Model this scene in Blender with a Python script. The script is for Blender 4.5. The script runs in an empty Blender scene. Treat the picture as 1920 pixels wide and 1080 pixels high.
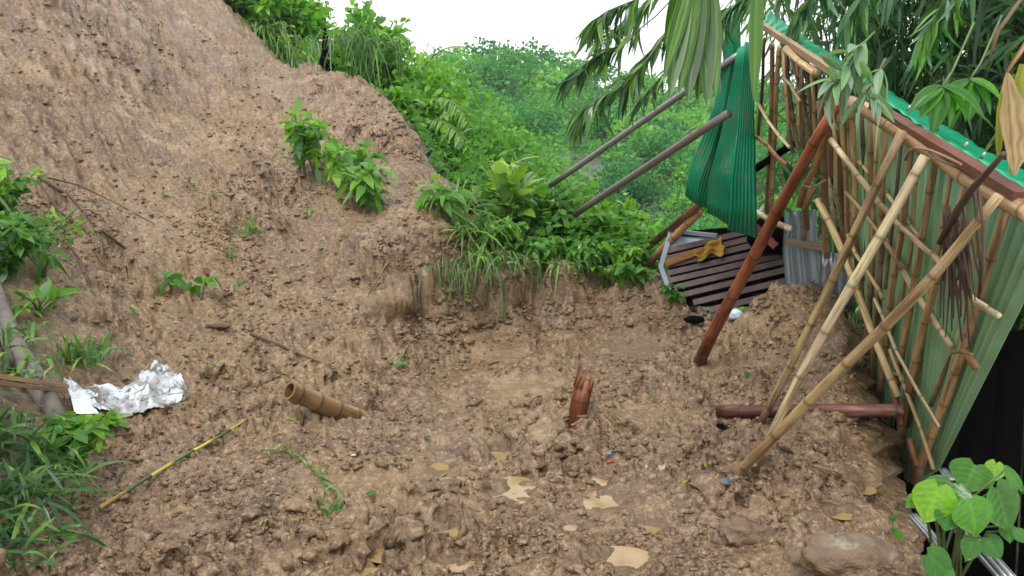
import bpy, math, random
import numpy as np
from mathutils import Vector, Matrix

# ------------------------------------------------------------------ camera, sky, sun, exposure
C = bpy.context.scene.collection
SC = bpy.context.scene
CAM_Z = 1.65
PITCH = math.radians(9.2)
FPX = 1478.0                       # focal length in 1920-pixel units
cam_d = bpy.data.cameras.new('camera')
cam_d.sensor_width = 36.0
cam_d.lens = 36.0 * FPX / 1920.0
cam_d.clip_start = 0.05
cam_d.clip_end = 2000
cam = bpy.data.objects.new('camera', cam_d)
C.objects.link(cam)
cam.location = (0, 0, CAM_Z)
cam.rotation_euler = (math.pi / 2 - PITCH, 0, 0)
SC.camera = cam

world = bpy.data.worlds.new('World')
SC.world = world
world.use_nodes = True
wn = world.node_tree
wn.nodes.clear()
SUN_EL, SUN_ROT = math.radians(58), math.radians(200)
w_out = wn.nodes.new('ShaderNodeOutputWorld')
w_bg = wn.nodes.new('ShaderNodeBackground')
w_sky = wn.nodes.new('ShaderNodeTexSky')
w_sky.sky_type = 'NISHITA'
w_sky.sun_disc = False
w_sky.sun_elevation = SUN_EL
w_sky.sun_rotation = SUN_ROT
w_sky.air_density = 1.0
w_sky.dust_density = 3.0
w_geo = wn.nodes.new('ShaderNodeTexCoord')
w_noise = wn.nodes.new('ShaderNodeTexNoise')
w_noise.inputs['Scale'].default_value = 2.2
w_noise.inputs['Detail'].default_value = 5
wn.links.new(w_geo.outputs['Generated'], w_noise.inputs['Vector'])
w_ramp = wn.nodes.new('ShaderNodeValToRGB')         # overcast cloud deck: bright white to soft grey
w_ramp.color_ramp.elements[0].position = 0.3
w_ramp.color_ramp.elements[0].color = (10.6, 11.0, 11.6, 1)
w_ramp.color_ramp.elements[1].position = 0.7
w_ramp.color_ramp.elements[1].color = (12.4, 12.6, 12.8, 1)
wn.links.new(w_noise.outputs['Fac'], w_ramp.inputs['Fac'])
w_mix = wn.nodes.new('ShaderNodeMix')
w_mix.data_type = 'RGBA'
w_mix.inputs[0].default_value = 0.93
wn.links.new(w_sky.outputs['Color'], w_mix.inputs[6])
wn.links.new(w_ramp.outputs['Color'], w_mix.inputs[7])
wn.links.new(w_mix.outputs[2], w_bg.inputs['Color'])
w_bg.inputs['Strength'].default_value = 0.088
wn.links.new(w_bg.outputs['Background'], w_out.inputs['Surface'])

sun_d = bpy.data.lights.new('sun', 'SUN')
sun_d.energy = 1.5
sun_d.angle = math.radians(13)
sun_d.color = (1.0, 0.97, 0.92)
sun = bpy.data.objects.new('sun', sun_d)
C.objects.link(sun)
_sd = Vector((math.sin(SUN_ROT) * math.cos(SUN_EL), math.cos(SUN_ROT) * math.cos(SUN_EL), math.sin(SUN_EL)))
sun.rotation_euler = _sd.to_track_quat('Z', 'Y').to_euler()

SC.view_settings.view_transform = 'Standard'
SC.view_settings.look = 'None'
SC.view_settings.exposure = 0.68
SC.view_settings.gamma = 1.0
SC.view_settings.use_curve_mapping = False
SC.render.engine = 'CYCLES'
SC.cycles.max_bounces = 7
SC.cycles.volume_bounces = 3
SC.cycles.transparent_max_bounces = 6

rng = np.random.default_rng(7)
random.seed(7)

# ------------------------------------------------------------------ camera geometry: where a picture point lies in the place
cp, sp = math.cos(PITCH), math.sin(PITCH)


def ray(u, v):
    a, b = (u - 960) / FPX, (540 - v) / FPX
    return np.array([a, cp + b * sp, -sp + b * cp])


def P(u, v, Y):
    d = ray(u, v)
    return np.array([0, 0, CAM_Z]) + d * (Y / d[1])


# ------------------------------------------------------------------ noise
_perm = np.random.default_rng(3).permutation(4096).astype(np.int64)
_gang = np.random.default_rng(4).random(4096) * 2 * np.pi
_gx, _gy = np.cos(_gang), np.sin(_gang)


def pnoise(x, y, seed=0):
    x = np.asarray(x, float) + seed * 17.13
    y = np.asarray(y, float) + seed * 9.71
    xi, yi = np.floor(x).astype(np.int64), np.floor(y).astype(np.int64)
    xf, yf = x - xi, y - yi
    u = xf * xf * xf * (xf * (xf * 6 - 15) + 10)
    v = yf * yf * yf * (yf * (yf * 6 - 15) + 10)

    def g(ix, iy, dx, dy):
        h = _perm[(_perm[ix & 4095] + iy) & 4095]
        return _gx[h] * dx + _gy[h] * dy
    a = g(xi, yi, xf, yf)
    b = g(xi + 1, yi, xf - 1, yf)
    c = g(xi, yi + 1, xf, yf - 1)
    d = g(xi + 1, yi + 1, xf - 1, yf - 1)
    return ((a + (b - a) * u) * (1 - v) + (c + (d - c) * u) * v) * 1.5


def sstep(a, b, x):
    t = np.clip((x - a) / (b - a), 0, 1)
    return t * t * (3 - 2 * t)


# ------------------------------------------------------------------ terrain: surveyed spots (u, v, distance, vegetated)
spots = [
    # mud flat in front
    (0, 1080, 2.6, 0), (300, 1080, 2.7, 0), (700, 1080, 2.8, 0), (1100, 1080, 2.8, 0), (1500, 1080, 2.75, 0), (1740, 1070, 2.72, 0),
    (120, 1000, 3.0, 0), (500, 1000, 3.15, 0), (900, 1000, 3.2, 0), (1300, 1000, 3.15, 0), (1660, 1000, 3.05, 0),
    (200, 900, 3.6, 0), (600, 900, 3.75, 0), (1000, 900, 3.78, 0), (1400, 900, 3.7, 0), (1630, 880, 3.65, 0),
    (300, 800, 4.3, 0), (700, 800, 4.6, 0), (1100, 800, 4.6, 0), (1450, 790, 4.5, 0), (1610, 790, 4.1, 0),
    (250, 720, 4.9, 0), (450, 690, 5.4, 0), (700, 700, 5.7, 0), (950, 700, 5.8, 0), (1150, 700, 5.75, 0), (1350, 690, 5.7, 0), (1520, 680, 5.1, 0),
    (600, 640, 6.1, 0), (800, 640, 6.4, 0), (1000, 640, 6.6, 0), (1200, 630, 6.6, 0), (1350, 640, 6.1, 0),
    (1100, 600, 7.1, 0), (1250, 605, 6.9, 0), (1310, 600, 6.9, 0),
    # mound in front of the wreck
    (1430, 560, 6.0, 0), (1500, 550, 5.9, 0), (1570, 570, 5.6, 0), (1440, 640, 5.6, 0), (1580, 650, 4.95, 0), (1500, 600, 5.6, 0),
    (1590, 720, 4.4, 0), (1430, 575, 6.6, 0), (1510, 580, 6.7, 0), (1600, 700, 6.4, 0), (1330, 590, 7.3, 0), (1330, 620, 8.8, 0),
    # central bank, face and top
    (700, 560, 6.5, 0), (870, 600, 6.7, 0), (1000, 590, 7.0, 0), (1120, 580, 7.3, 0), (1200, 585, 7.2, 0),
    (690, 500, 6.85, 0), (800, 470, 7.0, 0), (900, 500, 7.15, 0.2), (1000, 505, 7.4, 0.4), (1110, 510, 7.6, 0.3), (1210, 520, 7.5, 0.2), (1250, 545, 7.3, 0),
    (680, 440, 7.3, 0), (780, 400, 7.6, 0), (740, 350, 8.4, 0), (860, 390, 8.2, 0.3), (840, 350, 9.0, 0.4),
    (950, 430, 8.3, 1), (1050, 455, 8.3, 1), (1150, 480, 8.1, 1), (1230, 520, 8.1, 1),
    (950, 420, 9.6, 1), (1100, 480, 9.8, 1), (1220, 560, 9.8, 1),
    # ledge and scarp below the ridge
    (620, 330, 8.7, 0), (560, 370, 8.0, 0), (650, 290, 9.3, 0), (740, 300, 9.4, 0), (650, 260, 9.7, 0), (740, 270, 9.6, 0),
    (680, 220, 10.2, 0), (750, 225, 10.2, 0), (700, 172, 11.4, 0), (610, 150, 12.4, 0), (560, 200, 10.8, 0),
    # ridge against the trees and sky
    (520, 128, 13.2, 0), (480, 65, 14.0, 0), (410, 0, 14.6, 0), (560, 165, 14.6, 1), (560, 230, 18, 1), (480, 105, 16.5, 1), (410, 60, 18, 1),
    (700, 215, 12.8, 1), (700, 320, 17, 1), (620, 190, 14.0, 1), (770, 255, 10.6, 0.6), (800, 300, 11.5, 1), (800, 390, 15, 1), (860, 385, 10.2, 1), (900, 440, 13, 1),
    (330, -70, 15.0, 0), (330, -50, 20, 1),
    # great bare slope
    (0, 0, 9.0, 0), (200, 0, 10.7, 0), (320, 0, 12.6, 0), (200, 100, 9.6, 0), (0, 120, 8.0, 0), (400, 120, 11.4, 0), (320, 200, 10.0, 0), (450, 220, 10.4, 0),
    (0, 240, 7.2, 0), (200, 250, 8.2, 0), (400, 290, 8.9, 0), (500, 330, 8.4, 0), (100, 320, 7.2, 0), (260, 350, 7.7, 0),
    (0, 400, 6.0, 0.3), (150, 420, 6.5, 0), (300, 430, 7.0, 0), (450, 410, 7.4, 0), (560, 440, 7.2, 0),
    (500, 560, 6.5, 0), (600, 560, 6.5, 0), (300, 560, 6.0, 0), (150, 540, 5.5, 0.2), (0, 540, 4.9, 0.5), (400, 610, 6.0, 0), (200, 640, 5.1, 0),
    (100, 650, 4.6, 0.4), (0, 650, 4.2, 0.6), (0, 760, 3.6, 0.6), (130, 760, 4.1, 0.3), (0, 900, 3.0, 0.6), (90, 890, 3.35, 0.4), (0, 1000, 2.75, 0.4),
    (-300, 0, 7.6, 0), (-300, 300, 5.5, 0), (-300, 600, 3.8, 0.5), (-300, 900, 2.4, 0.5),
    # far hill across the valley (bare ground under the trees)
    (500, 150, 110, 1), (700, 148, 112, 1), (870, 146, 115, 1), (1050, 170, 115, 1), (1200, 216, 112, 1), (1300, 236, 110, 1), (1450, 226, 110, 1), (1700, 190, 110, 1), (1950, 150, 110, 1),
    (500, 226, 80, 1), (870, 226, 80, 1), (1200, 282, 80, 1), (1450, 295, 80, 1), (1900, 245, 80, 1),
    (700, 320, 55, 1), (1000, 320, 55, 1), (1300, 350, 55, 1), (1700, 340, 55, 1),
    (600, 430, 38, 1), (1000, 480, 36, 1), (1300, 500, 36, 1), (1700, 480, 36, 1),
    (1000, 560, 20, 1), (1250, 580, 20, 1), (1300, 640, 13, 1), (1100, 560, 13, 1), (800, 440, 24, 1), (600, 330, 28, 1), (500, 160, 40, 1), (300, 60, 60, 1), (1600, 560, 22, 1), (1900, 480, 26, 1),
]
world_pts = [  # x, y, z, vegetated: outside the picture and the drop beside the hut
    (0, 0.8, .1, 0), (-1, .8, .28, 0), (1, .8, .12, 0), (-2.2, 1.0, .8, .4), (-4, 1.2, 1.5, .4), (-7, 2, 2.4, 0), (-8, 6, 4.2, 0), (-10, 9, 5.6, 0), (-13, 14, 8, 0), (-12, 20, 9, 1), (-22, 18, 12, 1),
    (1.55, 1.6, .08, 0), (2.25, 1.6, -.8, .6), (1.95, 2.6, -.75, .6), (2.1, 3.2, -.9, .6), (2.25, 3.7, -.95, .6), (2.5, 4.3, -.9, .6), (2.75, 4.9, -.85, .7), (3.0, 5.6, -.7, .8), (3.1, 6.6, -.5, .8),
    (3.2, 2.5, -1.2, .8), (3.6, 4, -1.2, 1), (4.6, 5.5, -1.1, 1), (4.2, 7.5, -.8, 1), (6.5, 6, -.9, 1), (6, 9.5, -1.2, 1), (9, 5, -.6, 1), (7, 2.5, -.8, 1), (4, 1, -.9, 1), (11, 10, -1.6, 1), (8, 15, -3, 1),
    (0, 150, 10, 1), (60, 150, 12, 1), (-60, 150, 16, 1), (110, 140, 16, 1), (-60, 110, 24, 1), (-110, 70, 26, 1), (-50, 50, 10, 1), (80, 100, 20, 1), (110, 60, 18, 1), (50, 40, 2, 1), (30, 25, -3, 1), (-30, 40, 8, 1),
    (0, 200, 6, 1), (-90, 220, 14, 1), (90, 200, 10, 1), (0, 420, 6, 1), (200, 380, 10, 1), (-200, 380, 14, 1), (-260, 120, 30, 1), (260, 120, 24, 1),
]
_pts = [(*P(u, v, Y), f) for u, v, Y, f in spots] + world_pts
_pts = np.array(_pts)
_r = np.hypot(_pts[:, 0], _pts[:, 1])
_th = np.arctan2(_pts[:, 0], _pts[:, 1])
KX = 1.6
_q = np.stack([_th * KX, np.log(_r)], 1)
_t = (_pts[:, 2] - CAM_Z) / _r


def _phi(d2):
    return 0.5 * d2 * np.log(d2 + 1e-12)


_n = len(_q)
_A = np.zeros((_n + 3, _n + 3))
_d2 = ((_q[:, None] - _q[None]) ** 2).sum(-1)
_A[:_n, :_n] = _phi(_d2) + np.eye(_n) * 4e-4
_A[:_n, _n] = 1
_A[:_n, _n + 1:] = _q
_A[_n, :_n] = 1
_A[_n + 1:, :_n] = _q.T
_rhs = np.zeros((_n + 3, 2))
_rhs[:_n, 0] = _t
_rhs[:_n, 1] = _pts[:, 3]
_wt = np.linalg.solve(_A, _rhs)


def base_tv(x, y):
    x, y = np.atleast_1d(np.asarray(x, float)), np.atleast_1d(np.asarray(y, float))
    r = np.maximum(np.hypot(x, y), 0.3)
    q = np.stack([np.arctan2(x, y) * KX, np.log(r)], 1)
    out = np.empty((len(x), 2))
    for i in range(0, len(x), 20000):
        qq = q[i:i + 20000]
        d2 = ((qq ** 2).sum(1)[:, None] + (_q ** 2).sum(1)[None] - 2 * qq @ _q.T)
        K = _phi(np.maximum(d2, 0))
        out[i:i + 20000] = K @ _wt[:_n] + _wt[_n] + qq @ _wt[_n + 1:]
    return out[:, 0], np.clip(out[:, 1], 0, 1), r


# a table of the smooth ground in (bearing, log distance), read bilinearly
_TH0, _TH1, _LR0, _LR1, _NT, _NR = -1.45, 1.45, math.log(.4), math.log(600), 520, 520
_gth, _glr = np.meshgrid(np.linspace(_TH0, _TH1, _NT), np.linspace(_LR0, _LR1, _NR), indexing='ij')
_bt, _bv, _ = base_tv((np.exp(_glr) * np.sin(_gth)).ravel(), (np.exp(_glr) * np.cos(_gth)).ravel())
_bt, _bv = _bt.reshape(_NT, _NR), _bv.reshape(_NT, _NR)


def base(x, y):
    r = np.maximum(np.hypot(x, y), 0.42)
    a = np.clip((np.arctan2(x, y) - _TH0) / (_TH1 - _TH0) * (_NT - 1), 0, _NT - 1.001)
    b = np.clip((np.log(r) - _LR0) / (_LR1 - _LR0) * (_NR - 1), 0, _NR - 1.001)
    ia, ib = a.astype(int), b.astype(int)
    fa, fb = a - ia, b - ib

    def s(T):
        return (T[ia, ib] * (1 - fa) + T[ia + 1, ib] * fa) * (1 - fb) + (T[ia, ib + 1] * (1 - fa) + T[ia + 1, ib + 1] * fa) * fb
    return CAM_Z + r * s(_bt), s(_bv), r


def seg_dist(x, y, poly):
    """signed distance to a polyline (positive = left of its direction) and the run along it"""
    best = np.full(x.shape, 1e9)
    sg = np.zeros(x.shape)
    for (x0, y0), (x1, y1) in zip(poly[:-1], poly[1:]):
        dx, dy = x1 - x0, y1 - y0
        L2 = dx * dx + dy * dy
        t = np.clip(((x - x0) * dx + (y - y0) * dy) / L2, 0, 1)
        d = np.hypot(x - x0 - t * dx, y - y0 - t * dy)
        side = np.sign(dx * (y - y0) - dy * (x - x0))
        m = d < best
        best = np.where(m, d, best)
        sg = np.where(m, side, sg)
    return best * sg


def px_line(lst):
    return [tuple(P(u, v, Y)[:2]) for u, v, Y in lst]


# slump scarps: (polyline, drop at the line, reach uphill); drawn with the uphill side on the left
SCARPS = [
    (px_line([(660, 250, 9.9), (700, 262, 9.8), (765, 268, 9.7)]), .30, .35),
    (px_line([(480, 350, 8.3), (530, 365, 8.1), (600, 350, 8.3)]), .34, .30),
    (px_line([(395, 410, 7.4), (440, 440, 7.3), (480, 470, 7.15)]), .32, .30),
    (px_line([(90, 370, 6.6), (160, 430, 6.4), (230, 500, 6.2)]), .34, .35),
    (px_line([(380, 460, 6.9), (450, 520, 6.7), (510, 590, 6.4)]), .22, .25),
    (px_line([(660, 525, 6.75), (740, 540, 6.7), (830, 535, 6.8), (900, 520, 7.0), (990, 530, 7.2), (1080, 535, 7.4)]), .42, .32),
    (px_line([(1180, 545, 7.3), (1250, 570, 7.1)]), .22, .25),
    (px_line([(1420, 640, 5.65), (1480, 645, 5.5)]), .12, .2),
]
MOUNDS = [  # u, v, Y, height, radius
    (1080, 800, 4.6, .11, .28), (672, 776, 4.95, .12, .14), (880, 850, 4.1, -.05, .35), (1450, 840, 4.1, .02, .3), (420, 880, 3.8, .05, .4), (1250, 880, 3.8, .07, .3),
    (1100, 960, 3.3, -.04, .3), (1530, 800, 4.1, -.06, .2), (720, 960, 3.4, -.05, .4), (1250, 750, 5.0, .06, .35), (960, 735, 5.2, -.07, .45), (560, 820, 4.4, .06, .3),
    (770, 460, 7.15, .16, .40), (690, 478, 7.0, .12, .28), (900, 592, 6.6, -.10, .40), (780, 588, 6.35, -.10, .35), (1500, 590, 5.6, .10, .35), (1592, 640, 4.95, .12, .28), (560, 470, 7.0, -.10, .3), (1180, 560, 7.3, .10, .25), (340, 470, 6.8, .12, .5), (640, 400, 7.6, .12, .35), (518, 362, 8.1, -.34, .17), (445, 440, 7.22, -.28, .14), (225, 492, 6.2, -.26, .15), (650, 252, 9.8, -.3, .18), (705, 264, 9.7, -.34, .2), (930, 545, 6.95, -.22, .2), (1010, 550, 7.15, -.2, .2), (790, 552, 6.7, -.2, .18),
    (600, 140, 12.6, .22, .35), (660, 160, 12.0, .15, .4),
]
_md = [(*P(u, v, Y)[:2], h, rr) for u, v, Y, h, rr in MOUNDS]


def macro(x, y):
    z, veg, r = base(x, y)
    face = np.zeros_like(z)
    for poly, h, w in SCARPS:
        wob = .13 * pnoise(x * 2.0, y * 2.0, 21)
        s = seg_dist(x, y, poly) + wob
        up = sstep(-.34, .14, s) * np.exp(-np.maximum(s, 0) / w)
        down = np.exp(np.minimum(s, 0) / (w * .8)) * (s < .0)
        # fade at the ends of the line
        e = np.minimum(np.hypot(x - poly[0][0], y - poly[0][1]), np.hypot(x - poly[-1][0], y - poly[-1][1]))
        mx, my = np.mean([p[0] for p in poly]), np.mean([p[1] for p in poly])
        Lh = .5 * math.hypot(poly[0][0] - poly[-1][0], poly[0][1] - poly[-1][1]) + .25
        f = 1 - sstep(Lh * .75, Lh * 1.15, np.hypot(x - mx, y - my))
        z = z + f * h * (up * .6 - down * .35)
        face = np.maximum(face, f * np.exp(-((s + .10) / .26) ** 2))
    for mx, my, h, rr in _md:
        z = z + h * np.exp(-((x - mx) ** 2 + (y - my) ** 2) / (rr * rr))
    macro.face = face
    return z, veg, r


def detail(x, y, r, veg):
    """clods, creases, footprints; the bare slope carries streaks down its fall line"""
    wx = x + .10 * pnoise(x * 1.7, y * 1.7, 11)
    wy = y + .10 * pnoise(x * 1.7, y * 1.7, 12)
    lump = lambda s, sd: np.abs(pnoise(wx * s, wy * s, sd)) ** .8
    patch = sstep(-.45, .30, pnoise(x * .9, y * .9, 31))            # rough and trodden-smooth patches
    z = .065 * pnoise(wx * 1.2, wy * 1.2, 1)
    z += (.060 + .085 * patch) * (lump(2.6, 2) - .3)
    z += (.030 + .064 * patch) * (lump(6.5, 3) - .3)
    z += (.014 + .040 * patch) * (lump(14.5, 4) - .3)
    f = 1 - sstep(13, 20, r)
    z += f * (.006 + .014 * patch) * (lump(31, 5) - .3)
    f2 = 1 - sstep(6, 11, r)
    z += f2 * (.002 + .004 * patch) * (lump(64, 6) - .3)
    # fall-line streaks of the slide scar
    slope = sstep(.7, 1.6, base(x, y)[0]) * (1 - sstep(-.4, .8, x + .28 * (y - 9)))
    a, b = x * .76 - y * .65, x * .65 + y * .76
    b2 = b + .12 * pnoise(a * .8, b * 1.5, 14)
    st = .10 * (np.abs(pnoise(a * .55, b2 * 2.4, 15)) - .25) + .07 * (np.abs(pnoise(a * 1.1, b2 * 6, 16)) - .25) + .045 * (np.abs(pnoise(a * 2.6, b2 * 14, 17)) - .25)
    z = z * (1 - .42 * slope) + st * slope * 1.9
    return z * np.where(r < 20, 1, 1.0) * (1 - .45 * veg)


# shallow hollows where muddy water stands: u, v, width px, height px
PUDDLES = [
    (960, 905, 64, 36), (1140, 925, 52, 34), (750, 990, 62, 24), (855, 995, 56, 34), (1165, 1040, 84, 40), (1070, 1060, 76, 30), (690, 1072, 60, 20),
    (735, 1048, 56, 20), (855, 1048, 52, 16), (1070, 968, 34, 20), (935, 838, 32, 22), (818, 872, 26, 20), (1245, 868, 40, 16), (1218, 970, 40, 16), (1612, 905, 32, 18),
    (1552, 948, 60, 14), (1580, 967, 36, 14), (270, 1040, 62, 20), (610, 1015, 40, 18), (830, 1000, 30, 22), (1130, 880, 26, 22),
]
_pw = []
for u, v, w, h in PUDDLES:
    d = ray(u, v)
    # first meeting of the sight line with the smooth ground
    rr = np.linspace(2, 9, 600)
    q = np.array([0, 0, CAM_Z])[:, None] + d[:, None] * (rr / d[1])
    zz = macro(q[0], q[1])[0]
    k = int(np.argmax(q[2] < zz))
    Y = rr[k]
    ax = w * 1.5 / 2 / FPX * Y
    ay = h * 1.4 / 2 / FPX * Y / max(.15, -d[2] / d[1])
    _pw.append((q[0, k], q[1, k], ax, min(ay, ax * 2.2)))


SMOOTH = [(990, 728, 190, 44), (820, 885, 130, 50), (860, 950, 120, 40), (1010, 795, 60, 70), (720, 905, 130, 40), (540, 1050, 130, 36), (300, 1030, 120, 40), (1420, 960, 130, 36), (1330, 690, 60, 26), (1190, 650, 120, 30), (930, 660, 150, 30)]
_sw = []
for u, v, w, h in SMOOTH:
    d = ray(u, v)
    rr = np.linspace(2, 9, 600)
    q = np.array([0, 0, CAM_Z])[:, None] + d[:, None] * (rr / d[1])
    k = int(np.argmax(q[2] < macro(q[0], q[1])[0]))
    _sw.append((q[0, k], q[1, k], w / 2 / FPX * rr[k], h / 2 / FPX * rr[k] / max(.15, -d[2] / d[1])))
_fr = np.random.default_rng(12)
_foot = [(_fr.uniform(-1.7, 1.4), _fr.uniform(2.6, 5.6), _fr.uniform(-.6, .6) + 1.57 * (_fr.random() < .3), _fr.uniform(.012, .03)) for _ in range(46)]


def wetness(x, y):
    w = np.zeros_like(x); rim = np.zeros_like(x)
    for px, py, ax, ay in _pw:
        e = np.sqrt(((x - px) / ax) ** 2 + ((y - py) / ay) ** 2)
        rim = np.maximum(rim, 1 - sstep(.9, 1.7, e + .3 * pnoise(x * 9, y * 9, 34)))
    for px, py, ax, ay in _sw:
        e = np.sqrt(((x - px) / ax) ** 2 + ((y - py) / ay) ** 2) + .25 * pnoise(x * 5, y * 5, 33)
        w = np.maximum(w, .8 * (1 - sstep(.7, 1.1, e)))
    return w, rim


def ground_z(x, y):
    x, y = np.asarray(x, float), np.asarray(y, float)
    z, veg, r = macro(x, y)
    dz = detail(x, y, r, veg) * (1 - .7 * macro.face)
    for px, py, ax, ay in _pw:
        e = ((x - px) / ax) ** 2 + ((y - py) / ay) ** 2
        k = np.exp(-np.minimum(e, 20) * .8)
        dz = dz * (1 - .32 * k) - .045 * k
    near = r < 9
    if near.any():
        xn, yn = x[near], y[near]
        dn = dz[near]
        for px, py, ax, ay in _sw:
            e = np.sqrt(((xn - px) / ax) ** 2 + ((yn - py) / ay) ** 2) + .25 * pnoise(xn * 5, yn * 5, 33)
            k = 1 - sstep(.6, 1.15, e)
            dn = dn * (1 - .78 * k) - .012 * k
        for px, py, an, dp in _foot:
            c_, s_ = math.cos(an), math.sin(an)
            a_, b_ = (xn - px) * c_ + (yn - py) * s_, -(xn - px) * s_ + (yn - py) * c_
            e = np.sqrt((b_ / .125) ** 2 + (a_ / .055) ** 2)
            dn = dn + dp * (-1.0 * (1 - sstep(.65, 1.1, e)) + .55 * np.exp(-((e - 1.35) / .28) ** 2))
        dz[near] = dn
    return z + dz, veg


def gz(x, y):
    return float(ground_z(np.array([x]), np.array([y]))[0][0])


def G(u, v, y0=1.5, y1=16):
    """the ground point seen at picture point u, v"""
    d = ray(u, v)
    yy = np.geomspace(y0, y1, 900)
    q = np.array([0, 0, CAM_Z])[:, None] + d[:, None] * (yy / d[1])
    zz = ground_z(q[0], q[1])[0]
    k = int(np.argmax(q[2] < zz))
    return np.array([q[0, k], q[1, k], zz[k]])


# ------------------------------------------------------------------ object helpers
def tag(o, label=None, cat=None, group=None, kind=None):
    if label: o['label'] = label
    if cat: o['category'] = cat
    if group: o['group'] = group
    if kind: o['kind'] = kind
    return o


def thing(name, label, cat, loc=(0, 0, 0), group=None):
    o = bpy.data.objects.new(name, None)
    o.empty_display_size = .1
    C.objects.link(o)
    o.location = [float(c) for c in loc]
    return tag(o, label, cat, group)


def link(name, me, parent=None, color=None):
    o = bpy.data.objects.new(name, me)
    C.objects.link(o)
    if parent is not None:
        o.parent = parent
        o.location = [-c for c in root_loc(parent)]
    if color: o.color = (*color, 1)
    return o


def root_loc(o):
    l = Vector((0, 0, 0))
    while o is not None:
        l += o.location
        o = o.parent
    return l


def mesh_np(name, V, quads=None, tris=None, mat=None, attrs=None, uv=None, smooth=True):
    V = np.asarray(V, np.float32)
    me = bpy.data.meshes.new(name)
    idx, starts = [], []
    n = 0
    if quads is not None and len(quads):
        q = np.asarray(quads, np.int32)
        idx.append(q.ravel()); starts.append(np.arange(len(q)) * 4); n = 4 * len(q)
    if tris is not None and len(tris):
        t = np.asarray(tris, np.int32)
        idx.append(t.ravel()); starts.append(n + np.arange(len(t)) * 3)
    idx = np.concatenate(idx).astype(np.int32); starts = np.concatenate(starts).astype(np.int32)
    me.vertices.add(len(V)); me.vertices.foreach_set('co', V.ravel())
    me.loops.add(len(idx)); me.loops.foreach_set('vertex_index', idx)
    me.polygons.add(len(starts)); me.polygons.foreach_set('loop_start', starts)
    if smooth:
        me.polygons.foreach_set('use_smooth', np.ones(len(starts), bool))
    for k, a in (attrs or {}).items():
        at = me.attributes.new(k, 'FLOAT', 'POINT')
        at.data.foreach_set('value', np.asarray(a, np.float32))
    if uv is not None:
        l = me.uv_layers.new(name='UVMap')
        l.data.foreach_set('uv', np.asarray(uv, np.float32)[idx].ravel())
    me.update(calc_edges=True)
    if mat: me.materials.append(mat)
    return me


class MB:
    """collects several shapes into one mesh"""
    def __init__(s):
        s.V, s.Q, s.T, s.UV, s.A, s.n = [], [], [], [], [], 0

    def add(s, V, Q=None, T=None, uv=None, a=None):
        V = np.asarray(V, float)
        if Q is not None and len(Q): s.Q.append(np.asarray(Q, int) + s.n)
        if T is not None and len(T): s.T.append(np.asarray(T, int) + s.n)
        s.V.append(V)
        s.UV.append(np.zeros((len(V), 2)) if uv is None else np.asarray(uv))
        s.A.append(np.zeros(len(V)) if a is None else np.broadcast_to(np.asarray(a, float), (len(V),)))
        s.n += len(V)
        return s

    def mesh(s, name, mat, smooth=True):
        return mesh_np(name, np.concatenate(s.V), np.concatenate(s.Q) if s.Q else None, np.concatenate(s.T) if s.T else None, mat,
                       {'rnd': np.concatenate(s.A)}, np.concatenate(s.UV), smooth)

    def build(s, name, mat, parent=None, color=None, smooth=True):
        return link(name, s.mesh(name, mat, smooth), parent, color)

    def tube(s, pts, rad, n=8, a=None, cap=True, flat=1.0):
        """swept tube; uv = (angle, metres along)"""
        pts = np.asarray(pts, float)
        m = len(pts)
        rad = np.broadcast_to(np.asarray(rad, float), (m,))
        tan = np.gradient(pts, axis=0)
        tan /= np.linalg.norm(tan, axis=1)[:, None] + 1e-9
        ref = np.array([0, 0, 1.0]) if abs(tan[:, 2].mean()) < .85 else np.array([1.0, 0, 0])
        e1 = np.cross(tan, ref); e1 /= np.linalg.norm(e1, axis=1)[:, None] + 1e-9
        e2 = np.cross(e1, tan)
        ang = np.linspace(0, 2 * np.pi, n, endpoint=False)
        V = pts[:, None] + rad[:, None, None] * (np.cos(ang)[None, :, None] * e1[:, None] + flat * np.sin(ang)[None, :, None] * e2[:, None])
        run = np.concatenate([[0], np.cumsum(np.linalg.norm(np.diff(pts, axis=0), axis=1))])
        uv = np.stack([np.broadcast_to(np.abs(ang / np.pi - 1)[None], (m, n)), np.broadcast_to(run[:, None], (m, n))], -1)
        i, j = np.meshgrid(np.arange(m - 1), np.arange(n), indexing='ij')
        j2 = (j + 1) % n
        Q = np.stack([i * n + j, i * n + j2, (i + 1) * n + j2, (i + 1) * n + j], -1).reshape(-1, 4)
        V = V.reshape(-1, 3); uv = uv.reshape(-1, 2)
        aa = np.zeros(m * n) if a is None else np.repeat(np.broadcast_to(np.asarray(a, float), (m,)), n)
        T = []
        if cap:
            V = np.concatenate([V, pts[:1], pts[-1:]]); uv = np.concatenate([uv, [[0, 0], [0, run[-1]]]]); aa = np.concatenate([aa, aa[:1], aa[-1:]])
            for k in range(n):
                T += [(m * n, (k + 1) % n, k), (m * n + 1, (m - 1) * n + k, (m - 1) * n + (k + 1) % n)]
        s.add(V, Q, T, uv, aa)
        return s

    def box(s, c, ex, ey, ez, a=0):
        c, ex, ey, ez = (np.asarray(k, float) for k in (c, ex, ey, ez))
        V = [c + i * ex + j * ey + k * ez for i in (-1, 1) for j in (-1, 1) for k in (-1, 1)]
        Q = [(0, 1, 3, 2), (4, 6, 7, 5), (0, 4, 5, 1), (2, 3, 7, 6), (0, 2, 6, 4), (1, 5, 7, 3)]
        V2, Q2, uv = [], [], []
        L = 2 * np.linalg.norm(ex)
        for q in Q:
            Q2.append([len(V2) + t for t in range(4)])
            for t in q:
                V2.append(V[t]); uv.append(((t & 1) * .5 + ((t >> 1) & 1) * .3, L * (t >> 2)))
        s.add(V2, Q2, None, uv, a)
        return s


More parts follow.
